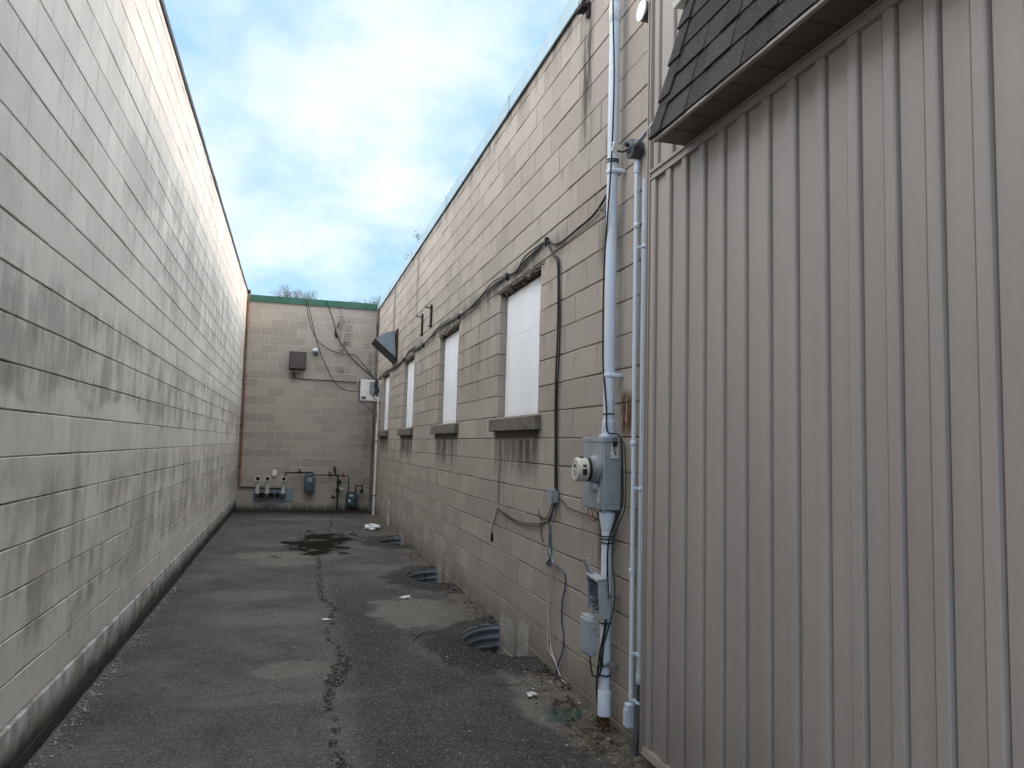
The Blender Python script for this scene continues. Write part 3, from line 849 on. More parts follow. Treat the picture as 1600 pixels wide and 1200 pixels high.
mm.box(xf-.001, xf, my-.012, my+.018, mz+.012, mz+.030); mm.box(xf-.001, xf, my-.022, my+.022, mz-.012, mz-.009); mm.box(xf-.001, xf, my-.026, my+.012, mz-.024, mz-.021); mm.box(xf-.001, xf, my-.014, my+.02, mz-.036, mz-.033)
mm.build('meter_display', M_BROWN, met)
mm = MB()
for a_ in (70, 110, -20, 10):
    ca, sa = math.cos(R(a_)), math.sin(R(a_))
    mm.bbox(X0-.114, X0-.094, my-.0715*sa-.006, my-.0715*sa+.006, mz+.0715*ca-.006, mz+.0715*ca+.006, .002); mm.cut()
mm.bbox(X0-.118, X0-.09, my-.074, my-.0695, mz-.022, mz+.004, .001)
mm.parts('meter_clip', M_BLACK, met)
mm = MB(); mm.bbox(X0-.05, X0-.012, my-.05, my-.02, mz-.115, mz-.08, .004); mm.tube([(X0-.03, my-.04, mz-.08), (X0-.02, my-.03, mz-.065), (X0-.01, my-.01, mz-.08)], .003, 6)
mm.bbox(X0-.045, X0-.02, my-.03, my+.0, mz-.135, mz-.112, .003)
mm.build('seal', M_BOXL, bx)
mm = MB(); mm.box(X0+.040, X0+.092, Y0-.0065, Y0-.0045, 1.545, 1.632); mm.cut(); mm.box(X0-.0065, X0-.0045, Y0+.045, Y0+.085, 1.285, 1.375); mm.parts('sticker', M_LABEL, bx)
mm = MB()
for r0 in (.020, .033):
    mm.tube([(X0+.065+r0*math.cos(i*math.pi/12), Y0-.001, 1.315+r0*math.sin(i*math.pi/12)) for i in range(25)], .0016, 5, cap=False); mm.cut()
mm.parts('knockout', M_BOX, bx)
mm = MB(); mm.bbox(X0+.05, X0+.075, Y0-.02, Y0-.003, 1.615, 1.645, .003); mm.tube([(X0+.06, Y0-.015, 1.62), (X0+.055, Y0-.02, 1.59), (X0+.07, Y0-.012, 1.565)], .003, 6); mm.tube([(X0+.05, Y0-.01, 1.65), (X0+.065, Y0-.02, 1.672), (X0+.078, Y0-.01, 1.65)], .003, 6); mm.build('padlock', M_BLACK, bx)

# broken terminal box on the mast
fb = thing('terminal_box', (1.74, 4.10, .62), 'broken open terminal box with exposed contacts and lifted lid on the service pipe', 'terminal box')
def Mrot(c, rx=0, ry=0, rz=0):
    return Matrix.Translation(c) @ Matrix.Rotation(rz, 4, 'Z') @ Matrix.Rotation(ry, 4, 'Y') @ Matrix.Rotation(rx, 4, 'X')
m = MB(); T = Mrot((1.735, 4.09, .755), R(4), R(-6), R(0))
m.bbox(.015, .03, -.09, .09, -.115, .115, .004, 0, T)
m.bbox(-.03, .03, -.09, -.078, -.115, .115, .003, 0, T); m.bbox(-.03, .03, .078, .09, -.09, .115, .003, 0, T); m.bbox(-.035, .03, -.09, .09, .10, .115, .003, 0, T)
m.build('housing', M_BOXL, fb)
m = MB()
for k in range(6): m.bbox(-.022+.002*(k % 2), .012, -.07, .072, -.015+k*.019, -.004+k*.019, .003, 0, T)
m.bbox(-.012, .014, -.07, .05, -.10, -.03, .004, 0, T)
m.build('terminal_block', M_BLUEMETER, fb)
m = MB(); rr = random.Random(3)
for k in range(16):
    yy, zz = rr.uniform(-.06, .05), rr.uniform(-.105, -.015)
    m.lathe([(.005, 0), (.005, .012), (.0025, .013), (.0025, .022)], T @ Vector((-.012, yy, zz)), T.to_3x3() @ Vector((-1, rr.uniform(-.4, .4), rr.uniform(-.3, .6))), 8); m.cut()
m.parts('contact', M_GALV, fb)
m = MB(); m.bbox(-.006, .006, -.035, .035, 0, .085, .003, 0, Mrot((1.715, 4.165, .875), R(-12), R(-18), 0)); m.build('lid', M_BOXL, fb)

tb_ = thing('telephone_box', (1.75, 4.20, .38), 'slim grey telephone junction box below the broken terminal box', 'junction box')
m = MB()
m.prism([(1.70, 4.262, .40), (1.70, 4.268, .406), (1.70, 4.268, .60), (1.70, 4.25, .622), (1.70, 4.135, .622), (1.70, 4.12, .60), (1.70, 4.12, .406), (1.70, 4.126, .40)], (.05, 0, 0))
hb = m.build('housing', M_BOXL, tb_); bv = hb.modifiers.new('bevel', 'BEVEL'); bv.width = .003; bv.segments = 2
m = MB(); m.bbox(1.692, 1.701, 4.132, 4.25, .415, .608, .004); m.build('cover', M_BOXL, tb_)
m = MB(); m.lathe([(.007, 0), (.007, .004)], (1.692, 4.15, .585), (-1, 0, 0), 10); m.cut(); m.lathe([(.006, 0), (.006, .014)], (1.73, 4.12, .43), (0, -1, 0), 10); m.cut(); m.lathe([(.006, 0), (.006, .014)], (1.73, 4.12, .56), (0, -1, 0), 10); m.parts('screw', M_GALV, tb_)

# thin conduit with round box above, second conduit behind it
c1 = thing('conduit', (1.825, 3.80, .1), 'thin pale conduit from the round black box down to a small elbow fitting', 'conduit pipe', 'thin conduits beside the siding corner')
m = MB(); m.tube([(1.825, 3.835, 3.26), (1.825, 3.83, 2), (1.825, 3.82, .25)], .0125, 12); m.build('pipe', M_PVC, c1)
m = MB(); m.lathe([(.016, 0), (.0165, .005), (.0165, .06), (.013, .065)], (1.825, 3.835, 3.185), n=14); m.cut()
for z in (2.86, 1.62, .92): m.lathe([(.0135, 0), (.017, .004), (.017, .026), (.0135, .03)], (1.825, 3.829, z), n=14); m.cut()
m.parts('coupling', M_PVC, c1)
m = MB(); m.bbox(1.795, 1.84, 3.797, 3.847, .105, .235, .009); m.bbox(1.789, 1.796, 3.801, 3.843, .112, .205, .003); m.build('elbow_fitting', M_PVC2, c1)
c2 = thing('conduit', (1.832, 3.72, 0), 'blue grey conduit tight against the siding corner, dark at its foot', 'conduit pipe', 'thin conduits beside the siding corner')
m = MB(); m.tube([(1.832, 3.735, 3.12), (1.832, 3.735, 2), (1.832, 3.73, .36)], .0165, 14); m.build('pipe', M_PVC2, c2)
m = MB(); m.lathe([(.018, 0), (.0195, .003), (.0195, .05), (.017, .055)], (1.832, 3.73, .36), n=14); m.cut()
for z in (2.72, 1.38, .50, .255): m.lathe([(.0175, 0), (.021, .003), (.021, .016), (.0175, .02)], (1.832, 3.732, z), n=14); m.bbox(1.80, 1.847, 3.752, 3.768, z+.001, z+.017, .002); m.cut()
m.parts('strap', M_PVC2, c2)
m = MB(); m.tube([(1.832, 3.73, .37), (1.83, 3.73, .2), (1.80, 3.72, .02), (1.77, 3.70, -.12)], .0185, 14, spline=4); m.build('lower_pipe', M_DARKPIPE, c2)

rbx = thing('round_box', (1.82, 3.84, 3.32), 'black round electrical box with bare lamp holder under the shingled overhang', 'electrical box')
m = MB(); m.lathe([(.052, 0), (.054, .004), (.054, .05), (.05, .054)], (1.845, 3.84, 3.325), (-1, 0, 0), 24); m.build('body', M_DARKPIPE, rbx)
m = MB(); m.lathe([(.057, 0), (.058, .004), (.056, .010), (.03, .013), (.026, .022)], (1.791, 3.84, 3.325), (-1, 0, 0), 24); m.build('cover', M_DARKPIPE, rbx)
m = MB(); m.tube([(1.775, 3.84, 3.32), (1.74, 3.85, 3.305), (1.72, 3.87, 3.315)], .006, 8); m.lathe([(.012, 0), (.012, .02)], (1.765, 3.83, 3.34), (-1, -.3, .2), 10)
m.build('lamp_arm', M_IRON, rbx)
m = MB(); m.bbox(-.020, .020, -.004, .004, -.03, .03, .002, 0, Mrot((1.71, 3.885, 3.34), R(8), R(15), R(20))); m.bbox(-.014, .014, -.003, .022, .018, .026, .002, 0, Mrot((1.71, 3.885, 3.345), R(8), R(15), R(20))); m.build('lamp_holder', M_PVCW, rbx)
m = MB(); m.tube([(1.80, 3.80, 3.335), (1.79, 3.60, 3.35), (1.78, 3.40, 3.365), (1.77, 3.22, 3.38)], .013, 12); m.lathe([(.017, 0), (.017, .05)], (1.80, 3.795, 3.335), (-.05, -1, .07), 12); m.build('feed_pipe', M_GALV, rbx)

rt = thing('round_box', (1.83, 3.68, 4.08), 'white round electrical box high up where block wall meets siding', 'electrical box')
m = MB(); m.lathe([(.052, 0), (.054, .004), (.054, .075)], (1.842, 3.67, 4.055), (-1, 0, 0), 24); m.lathe([(.017, 0), (.017, .008), (.010, .009)], (1.81, 3.617, 4.06), (0, -1, 0), 12); m.build('body', M_DARKPIPE, rt)
m = MB(); m.lathe([(.056, 0), (.057, .003), (.055, .008), (0.0, .010)], (1.765, 3.67, 4.055), (-1, 0, 0), 28); m.build('cover', M_WHITE, rt)
m = MB(); m.tube([(1.82, 3.67, 4.10), (1.82, 3.67, 5.2)], .010, 10); m.build('feed_pipe', M_PVC, rt)
m = MB()
m.tube([(1.835, 3.66, 4.03), (1.835, 3.655, 3.7), (1.836, 3.66, 3.38)], .0045, 6); m.tube([(1.835, 3.675, 4.03), (1.834, 3.67, 3.7), (1.836, 3.69, 3.37)], .004, 6)
single('cable_pair', m, M_BLACK, 'two thin black cables dropping from the white round box to the black round box', 'cable')

ib = thing('cable_bracket', (1.84, 4.70, 4.66), 'black iron cable hanger with a wire hook near the top of the block wall', 'bracket')
m = MB(); m.bbox(1.83, 1.846, 4.66, 4.70, 4.60, 4.72, .003); m.bbox(1.78, 1.84, 4.66, 4.76, 4.665, 4.70, .005); m.lathe([(.018, 0), (.022, .01), (.018, .03)], (1.79, 4.745, 4.66), n=12); m.build('plate', M_IRON, ib)
m = MB(); m.tube([(1.79, 4.70, 4.70), (1.785, 4.715, 4.74), (1.79, 4.74, 4.73), (1.79, 4.745, 4.77), (1.80, 4.72, 4.80), (1.80, 4.70, 4.86)], .004, 6, spline=4); m.build('hook', M_GALV, ib)

# cables on the mast
m = MB(); m.tube([(1.75, 4.045, 4.9), (1.748, 4.04, 4.34), (1.755, 4.02, 3.88), (1.752, 4.02, 3.49), (1.748, 4.03, 3.26), (1.746, 4.06, 3.0), (1.75, 4.105, 2.75), (1.752, 4.12, 2.52), (1.748, 4.10, 2.13), (1.748, 4.07, 1.98), (1.752, 4.045, 1.83), (1.757, 4.035, 1.70), (1.80, 3.98, 1.685), (1.81, 3.955, 1.62), (1.82, 3.955, 1.43), (1.82, 3.96, 1.28), (1.79, 4.0, 1.17), (1.775, 4.04, 1.05), (1.775, 4.045, .9), (1.775, 4.03, .75), (1.765, 4.04, .6), (1.752, 4.075, .45), (1.75, 4.10, .34), (1.755, 4.13, .24), (1.765, 4.13, .12), (1.77, 4.14, -.02)], .0052, 7, spline=5)
single('power_cable', m, M_BLACK, 'black cable strapped down the front of the pale service pipe past the meter box', 'cable')
m = MB(); m.tube([(1.80, 4.35, 3.13), (1.79, 4.20, 3.06), (1.785, 4.13, 2.9), (1.785, 4.135, 2.55), (1.785, 4.13, 2.3), (1.775, 4.125, 2.07), (1.77, 4.12, 2.02)], .0055, 7, spline=5)
single('power_cable', m, M_BLACK, 'short black cable hugging the far side of the service pipe at window height', 'cable')
m = MB()
m.tube([(1.82, 3.975, 1.66), (1.825, 3.94, 1.60), (1.83, 3.935, 1.4), (1.825, 3.94, 1.25), (1.80, 3.99, 1.14), (1.79, 4.02, 1.0), (1.795, 3.99, .85), (1.795, 3.99, .72), (1.78, 4.02, .6), (1.76, 4.04, .5), (1.748, 4.06, .40), (1.745, 4.09, .30), (1.745, 4.10, .25)], .0042, 6, spline=5)
single('power_cable', m, M_GREENWIRE, 'dark green cable looping behind the meter box and down the pipe', 'cable')
m = MB(); m.tube([(1.765, 4.035, .63), (1.75, 4.03, .54), (1.745, 4.03, .45), (1.742, 4.035, .37), (1.745, 4.07, .31), (1.745, 4.13, .29), (1.76, 4.2, .27), (1.76, 4.225, .30), (1.75, 4.235, .40)], .0048, 7, spline=5)
m.tube([(1.765, 4.025, .62), (1.748, 4.02, .5), (1.742, 4.02, .42), (1.738, 4.03, .345), (1.742, 4.09, .295)], .0045, 7, spline=5)
single('power_cable', m, M_BLACK, 'black cable loop sagging under the slim telephone box', 'cable')

# cable bundle along the wall over the windows
bun = [(4.18, 3.24), (4.46, 3.14), (4.78, 3.12), (5.10, 3.11), (5.29, 3.14), (5.45, 3.20), (5.99, 3.185), (6.25, 3.15), (6.58, 3.16), (7.10, 3.18), (7.86, 3.14), (8.65, 3.12), (9.70, 3.17), (10.41, 3.15), (11.21, 3.09), (11.96, 3.12), (12.60, 3.17), (13.26, 3.08), (14.48, 3.05), (15.85, 3.11), (17.04, 3.04)]
m = MB()
for k, (dx, dz, r_) in enumerate(((0, 0, .0085), (-.010, .012, .006), (.003, -.014, .0055))):
    q = [(XR-.018+dx*.5, y_, z_+dz+(.022*math.sin(i*2.1+k*2) if k else 0)) for i, (y_, z_) in enumerate(bun) if (k == 0 or i >= 5)]
    m.tube(q, r_, 7, spline=6)
for (y_, z_) in bun[5::3]: m.bbox(XR-.035, XR+.001, y_-.012, y_+.012, z_-.03, z_+.035, .003)
single('cable_bundle', m, M_BLACK, 'thick black cable bundle sagging along the wall above the boarded windows', 'cable')
m = MB()
v1 = [(5.45, 3.20), (5.35, 3.12), (5.25, 3.03), (5.18, 2.97), (5.155, 2.82), (5.14, 2.53), (5.15, 2.25), (5.16, 1.97), (5.14, 1.64), (5.12, 1.29)]
m.tube([(XR-.02, a_, b_) for a_, b_ in v1], .0075, 8, spline=5)
m.tube([(XR-.016, a_-.014-.022*abs(math.sin(i*.8)), b_) for i, (a_, b_) in enumerate(v1) if i > 1], .0065, 8, spline=5)
single('cable_pair', m, M_BLACK, 'pair of black cables dropping from the bundle to the small wall box', 'cable')
jb = thing('junction_box', (XR-.03, 5.16, 1.2), 'small grey junction box on the wall with loose wires spilling below', 'junction box')
m = MB(); m.bbox(XR-.055, XR-.003, 5.09, 5.20, 1.205, 1.30, .004); m.bbox(XR-.060, XR-.054, 5.085, 5.205, 1.20, 1.305, .002); m.build('housing', M_BOX, jb)
m = MB()
for k in range(4): m.bbox(XR-.05, XR-.015, 5.20, 5.235+.006*(k % 2), 1.21+k*.022, 1.225+k*.022, .003); m.cut()
m.parts('terminal', M_BLACK, jb)

def wallcable(name, pts, r, mat, label, x=XR-.012, extra=(), n=6):
    m_ = MB(); m_.tube([(x+.006*math.sin(i*1.7), a_, b_) for i, (a_, b_) in enumerate(pts)], r, n, spline=5)
    for e_ in extra: m_.tube([(x-.004+.006*math.sin(i*1.3), a_, b_) for i, (a_, b_) in enumerate(e_)], r*.85, n, spline=5)
    return single(name, m_, mat, label, 'wire')
wallcable('loose_wire', [(6.69, 1.03), (6.45, 1.00), (6.09, .98), (5.66, 1.0), (5.41, 1.03), (5.30, 1.06), (5.19, 1.13), (5.14, 1.2)], .0045, M_BLACK, 'black wires sagging sideways along the block joint from the small box',
          extra=[[(6.69, 1.03), (6.4, .985), (6.0, .965), (5.6, .99), (5.35, 1.02)], [(6.69, 1.03), (6.79, .92), (6.88, .82), (6.88, .74)], [(5.56, 1.08), (5.42, 1.06), (5.30, 1.08), (5.17, 1.2)], [(5.44, 1.02), (5.45, .97), (5.39, .89)], [(5.42, 1.04), (5.5, 1.09), (5.52, 1.12)]])
m = MB(); m.lathe([(.004, 0), (.014, .02), (.012, .07), (.003, .09)], (XR-.012, 6.88, .70), n=8); single('cable_plug', m, M_BLACK, 'black cable end hanging from a thin wire on the block wall', 'cable end')
wallcable('loose_wire', [(5.15, 1.2), (5.27, 1.05), (5.25, .94), (5.24, .83), (5.22, .80), (5.32, .74), (5.16, .77), (5.01, .76), (4.92, .73), (4.91, .64), (4.93, .55), (4.95, .41), (4.92, .31), (4.92, .22), (4.97, .14), (5.04, .05), (5.04, .01)], .006, M_BLUEWIRE, 'blue grey wire hanging below the small box with a bend at its middle',
          extra=[[(5.26, 1.05), (5.23, .94), (5.20, .83), (5.17, .77)]])
wallcable('loose_wire', [(5.16, 1.2), (5.18, 1.10), (5.26, 1.00), (5.24, .87), (5.16, .77), (5.14, .65), (5.21, .51), (5.22, .40), (5.20, .25), (5.16, .17), (5.03, .10), (4.93, .03), (4.86, .02)], .0036, M_WHITEWIRE, 'dirty white wires trailing from the small box down to the asphalt',
          extra=[[(5.16, .75), (5.23, .61), (5.25, .48), (5.22, .26), (5.20, .17), (5.04, .10), (4.96, .03)]])
wallcable('loose_wire', [(5.08, 1.24), (4.98, 1.22), (4.88, 1.19), (4.64, 1.18), (4.4, 1.17), (4.33, 1.16)], .004, M_BLACK, 'thin black wire bridging the small box and the meter box along a cracked joint')
m = MB(); m.tube([(1.80, 4.40, 1.245), (1.80, 4.42, 1.21), (1.80, 4.40, 1.165), (1.80, 4.3, 1.16), (1.80, 4.26, 1.20), (1.80, 4.36, 1.235), (1.80, 4.33, 1.18), (1.80, 4.28, 1.165)], .0035, 6, spline=4)
single('bare_wire', m, M_COPPER, 'bent bare copper ground wire poking out below the meter box', 'wire')

# ------------------------------------------------------------------ far end of the right wall
for i, (y_, z0, z1) in enumerate(((10.62, 3.28, 3.61), (11.40, 3.26, 3.60))):
    m = MB(); m.bbox(XR-.03, XR-.004, y_-.025, y_+.025, z0, z1, .004); m.tube([(XR-.02, y_, z1-.05), (XR-.09, y_+.0, z1-.045), (XR-.10, y_+.02, z1-.02)], .010, 7)
    m.tube([(XR-.02, y_+.02, z0+.03), (XR-.05, y_+.02, z0+.01)], .009, 7)
    single('wall_bracket', m, M_IRON, ['right hand one of two black iron wall brackets above the boarded windows', 'left hand one of two black iron wall brackets above the boarded windows'][i], 'bracket', 'iron brackets on the taupe wall')
hd = thing('exhaust_hood', (XR, 14.6, 3.2), 'curved grey sheet metal exhaust hood with dark mouth on the taupe wall', 'exhaust hood')
m = MB()                                                   # quarter round duct, mouth turned down the alley and out
cx, cz = XR-.03, 3.22
prof = [(cx-.52*math.sin(R(90-a_)), cz+.52*math.sin(R(a_))*1.0) for a_ in range(38, 91, 6)]
pl = [(p, 14.32, q) for p, q in prof]
side = [(cx, 14.32, cz), ] + pl
m.prism(side, (0, .012, 0)); m.prism([(p, 14.88, q) for p, _, q in side], (0, .012, 0))
for (p0, q0), (p1, q1) in zip(prof, prof[1:]):
    m.hexa([(p0, 14.333, q0), (p1, 14.333, q1), (p1, 14.879, q1), (p0, 14.879, q0), (p0*.99+cx*.01, 14.333, q0-.008), (p1*.99+cx*.01, 14.333, q1-.008), (p1*.99+cx*.01, 14.879, q1-.008), (p0*.99+cx*.01, 14.879, q0-.008)])
m.build('duct', M_HOOD, hd)
m = MB(); p0, q0 = prof[0]
m.hexa([(p0-.012, 14.31, q0), (cx-.01, 14.31, cz-.03), (cx-.01, 14.90, cz-.03), (p0-.012, 14.90, q0), (p0-.002, 14.31, q0+.04), (cx+.0, 14.31, cz+.012), (cx+.0, 14.90, cz+.012), (p0-.002, 14.90, q0+.04)])
m.build('mouth_flange', M_COPED, hd)
m = MB(); m.box(XR-.028, XR-.006, 14.27, 14.93, 3.16, 3.79); m.build('wall_flange', M_RUST, hd)

ac = thing('air_conditioner', (1.6, 17.2, 2.5), 'pale window air conditioner on a steel bracket in the far corner', 'air conditioner')
m = MB(); m.bbox(1.40, XR+.05, 16.98, 17.42, 2.53, 3.0, .012); m.build('casing', M_PVCW, ac)
m = MB(); m.box(1.60, 1.75, 16.972, 16.981, 2.66, 2.96)
for k in range(9): m.box(1.60, 1.75, 16.966, 16.972, 2.675+k*.031, 2.690+k*.031)
m.build('grille', M_BOX, ac)
m = MB(); m.box(1.385, 1.40, 16.99, 17.41, 2.54, 2.99); m.box(1.43, 1.53, 16.974, 16.981, 2.56, 2.62); m.build('panel', M_DARKPIPE, ac)
m = MB()
for y_ in (17.0, 17.38): m.tube([(1.42, y_, 2.515), (XR-.01, y_, 2.515)], .012, 6); m.tube([(1.46, y_, 2.51), (XR-.01, y_, 2.22)], .010, 6); m.cut()
m.parts('bracket', M_GALV, ac)
m = MB(); m.tube([(1.68, 16.96, 2.60), (1.75, 16.94, 2.62), (1.80, 16.93, 2.52), (1.81, 16.92, 2.2), (1.80, 16.92, 2.0)], .016, 8, spline=5); m.build('drain_hose', M_PVCW, ac)
m = MB(); rr = random.Random(9)
for k in range(6):
    m.tube([(1.76+rr.uniform(-.04, .05), 16.95, 3.03), (1.74+rr.uniform(-.06, .06), 16.93, 2.9), (1.78+rr.uniform(-.06, .04), 16.93, 2.75), (1.74+rr.uniform(-.1, .04), 16.94, 2.62)], .008, 6, spline=4)
single('cable_tangle', m, M_BLACK, 'tangle of black cables hanging over the right side of the air conditioner', 'cable')
m = MB(); m.tube([(1.80, 16.90, 2.02), (1.80, 16.905, 1.5), (1.795, 16.9, -.02)], .028, 10)
dp = thing('drain_pipe', (1.8, 16.9, 0), 'thin white drain pipe down the far right corner below the air conditioner', 'drain pipe')
m.build('pipe', M_PVCW, dp)
m = MB()
for z in (1.62, .42): m.lathe([(.030, 0), (.032, .002), (.032, .02), (.030, .022)], (1.798, 16.902, z), n=12); m.cut()
m.parts('strap', M_BLACK, dp)
m = MB(); m.box(XR-.018, XR-.004, 14.52, 14.72, .02, .52); m.box(XR-.022, XR-.004, 14.46, 14.515, .0, .53)
single('wall_board', m, M_WOOD, 'short pale weathered board upright against the base of the far right wall', 'board')
m = MB(); m.box(XR-.06, XR-.004, 17.86, 18.0, -.05, 4.78); single('downpipe', m, M_RETURN, 'grey brown end return of the taupe wall in the far right corner of the alley', 'downpipe')  # narrow upright standing for the right wall's end return, not a pipe

# ------------------------------------------------------------------ back wall fittings
vb = thing('vent_cover', (.03, YB-.08, 3.25), 'square dark brown vent cover high on the back block wall', 'vent cover')
m = MB(); m.hexa([(-.15, YB-.18, 3.27), (.20, YB-.18, 3.27), (.20, YB-.004, 3.27), (-.15, YB-.004, 3.27), (-.15, YB-.10, 3.65), (.20, YB-.10, 3.65), (.20, YB-.004, 3.67), (-.15, YB-.004, 3.67)]); m.build('hood', M_BROWN, vb)
m = MB(); m.box(-.165, .215, YB-.012, YB-.003, 3.25, 3.68); m.build('flange', M_BROWN, vb)
m = MB(); m.box(-.13, .18, YB-.17, YB-.03, 3.252, 3.268); m.build('mouth', M_DARKIN, vb)
sl_ = thing('security_camera', (.42, YB-.1, 3.65), 'small white dome security camera beside the brown vent cover', 'camera')
m = MB(); m.lathe([(.055, 0), (.062, .01), (.062, .05), (.045, .075), (0, .08)], (.41, YB-.09, 3.69), n=18); m.bbox(.38, .44, YB-.05, YB-.003, 3.68, 3.76, .006); m.build('housing', M_PVC, sl_)
m = MB(); m.lathe([(0.0, 0), (.035, .01), (.05, .04), (.055, .075), (.055, .11)], (.425, YB-.095, 3.575), n=18); m.build('dome', M_DARKPIPE, sl_)

def hang(pts, r, label, off=.06):
    m_ = MB(); m_.tube([(a_, YB-off, b_) for a_, b_ in pts], r, 6, spline=6); single('hanging_cable', m_, M_BLACK, label, 'cable')
hang([(.14, 4.93), (.24, 4.43), (.40, 4.04), (.59, 3.85), (.82, 3.73), (1.10, 3.67), (1.32, 3.67), (1.50, 3.5), (1.76, 3.2), (1.79, 3.05)], .009, 'black cable crossing the back wall diagonally to a bend above the air conditioner')
hang([(.17, 4.93), (.31, 4.37), (.45, 3.89), (.60, 3.51), (.87, 3.02), (1.10, 2.83), (1.38, 2.80), (1.6, 2.86), (1.72, 2.95)], .009, 'long slack black cable sagging lowest across the back wall', .12)
hang([(.62, 4.92), (.80, 4.44), (.91, 4.10), (1.09, 3.80), (1.36, 3.5), (1.76, 3.17), (1.80, 3.02)], .011, 'black cable hanging from the middle of the green coping, a knot along it', .05)
hang([(.05, 3.04), (.4, 3.035), (.85, 3.03), (1.41, 3.01)], .010, 'short level black cable on the back wall reaching the air conditioner', .02)
m = MB(); m.lathe([(.01, 0), (.03, .03), (.035, .10), (.02, .16), (.012, .2)], (.89, YB-.05, 4.06), (-.25, 0, 1), 8); m.tube([(.90, YB-.03, 4.3), (.93, YB-.03, 4.45)], .012, 6); single('cable_splice', m, M_BLACK, 'black splice lump on the cable hanging from the green coping', 'cable splice')

PB = YB-.06
pg = 'white vent pipes on the metal plate'
VL = ['leftmost white vent pipe elbow on the metal plate by the back wall', 'middle white vent pipe elbow on the metal plate, next to the leftmost', 'rightmost white vent pipe elbow on the metal plate, under the dark gas pipe']
for i, x_ in enumerate((-.715, -.505, -.15)):
    o = thing('vent_pipe', (x_, PB, .37), VL[i], 'vent pipe', pg)
    m = MB(); m.tube([(x_, PB, .33), (x_, PB-.01, .50), (x_+.005, PB-.02, .60)], .046, 14); m.build('pipe', M_PVCW, o)
    m = MB(); m.tube([(x_+.005, PB-.02, .59), (x_+.006, PB-.03, .66), (x_+.006, PB-.07, .705), (x_+.006, PB-.13, .715)], [.048, .050, .050, .050], 14, spline=3, cap=False); m.lathe([(.058, 0), (.058, .05), (.044, .05), (.044, .0)], (x_+.006, PB-.125, .715), (0, -1, 0), 18); m.build('elbow', M_PVCW, o)
    m = MB(); m.lathe([(.0, 0), (.043, .0), (.043, .004)], (x_+.006, PB-.14, .715), (0, -1, 0), 18); m.build('mouth', M_DARKIN, o)
    m = MB(); m.lathe([(.05, 0), (.058, .03), (.058, .10), (.048, .11)], (x_, PB, .27), n=16); m.build('boot', M_DARKPIPE, o)
mp = thing('wall_plate', (-.35, YB, .3), 'grey sheet metal plate low on the back wall carrying vent pipes and black stubs', 'metal plate')
m = MB(); m.bbox(-.80, .09, YB-.018, YB-.003, .19, .475, .002); m.build('plate', M_HOOD, mp)
for x_ in (-.615, -.40, -.275):
    m = MB(); m.lathe([(.052, 0), (.056, .02), (.056, .13), (.042, .135), (.040, .10), (0, .10)], (x_, YB-.016, .35), (0, -1, -.1), 18); m.build('pipe_stub', M_BLACK, mp)
m = MB(); m.lathe([(.052, 0), (.055, .005), (.052, .03), (.03, .035), (.03, .03), (0, .03)], (-.36, YB-.004, .865), (0, -1, 0), 18); m.bbox(-.405, -.315, YB-.05, YB-.003, .765, .835, .006); m.box(-.40, -.32, YB-.052, YB-.05, .80, .806)
single('wall_fitting', m, M_PVCW, 'small cream wall fitting with a round hooded top above the vent pipes', 'wall fitting')
def gasmeter(name, x0, x1, z0, z1, mat, label, dial):
    o = thing(name, ((x0+x1)/2, YB-.12, z0), label, 'gas meter', 'gas meters on the back wall')
    cx_ = (x0+x1)/2; w_ = x1-x0
    m_ = MB(); m_.bbox(x0, x1, YB-.20, YB-.05, z0, z1-.06, .022); m_.bbox(x0+.02, x1-.02, YB-.215, YB-.19, z0+.05, z1-.15, .01); m_.build('body', mat, o)
    m_ = MB(); m_.bbox(x0+.01, x1-.01, YB-.19, YB-.06, z1-.075, z1-.015, .012)
    for xx in (x0+.045, x1-.045): m_.lathe([(.028, 0), (.028, .035), (.02, .04)], (xx, YB-.12, z1-.02), n=12)
    m_.build('top_cover', mat, o)
    if dial:
        m_ = MB(); m_.bbox(cx_-.055, cx_+.03, YB-.224, YB-.214, z1-.135, z1-.075, .004); m_.lathe([(.034, 0), (.034, .004)], (cx_-.05, YB-.217, z0+.16), (0, -1, 0), 14); m_.build('index_plate', M_LABEL, o)
        m_ = MB(); m_.box(cx_-.04, cx_+.015, YB-.226, YB-.224, z1-.115, z1-.098); m_.box(cx_-.06, cx_-.04, YB-.223, YB-.2215, z0+.15, z0+.166); m_.build('dial', M_BOX, o)
    else:
        m_ = MB(); m_.bbox(cx_-.05, cx_+.05, YB-.226, YB-.20, z1-.19, z1-.10, .008); m_.box(cx_-.03, cx_+.03, YB-.2275, YB-.226, z1-.16, z1-.13); m_.build('index_plate', M_BOX, o)
    return o
gasmeter('gas_meter', .31, .54, .41, .84, M_BLUEMETER, 'grey blue gas meter hung on the back wall left of the valves', False)
gasmeter('gas_meter', 1.26, 1.53, .07, .45, M_TEALMETER, 'dark teal gas meter with white labels near the right end of the back wall', True)
gp = thing('gas_pipework', (.9, YB-.12, 0), 'dark iron gas pipework with valves linking the two gas meters on the back wall', 'gas pipe')
m = MB(); g_ = YB-.12
m.tube([(-.13, g_, .76), (-.12, g_, .855), (.10, g_, .86), (.355, g_, .865), (.49, g_, .87)], .020, 8)
m.tube([(.495, g_, .84), (.52, g_, .812), (.87, g_, .812), (1.06, g_, .805), (1.31, g_, .802), (1.315, g_, .44)], .014, 8)
m.tube([(1.075, g_, -.03), (1.07, g_, .4), (1.065, g_, .80), (1.0, g_, .84), (.98, g_, 1.0)], .020, 8)
m.tube([(1.485, g_, .44), (1.475, g_, .575), (1.63, g_, .575), (1.635, g_, .44)], .020, 8)
m.tube([(.93, g_, .30), (1.07, g_, .30)], .016, 8)
m.build('pipe', M_IRON, gp)
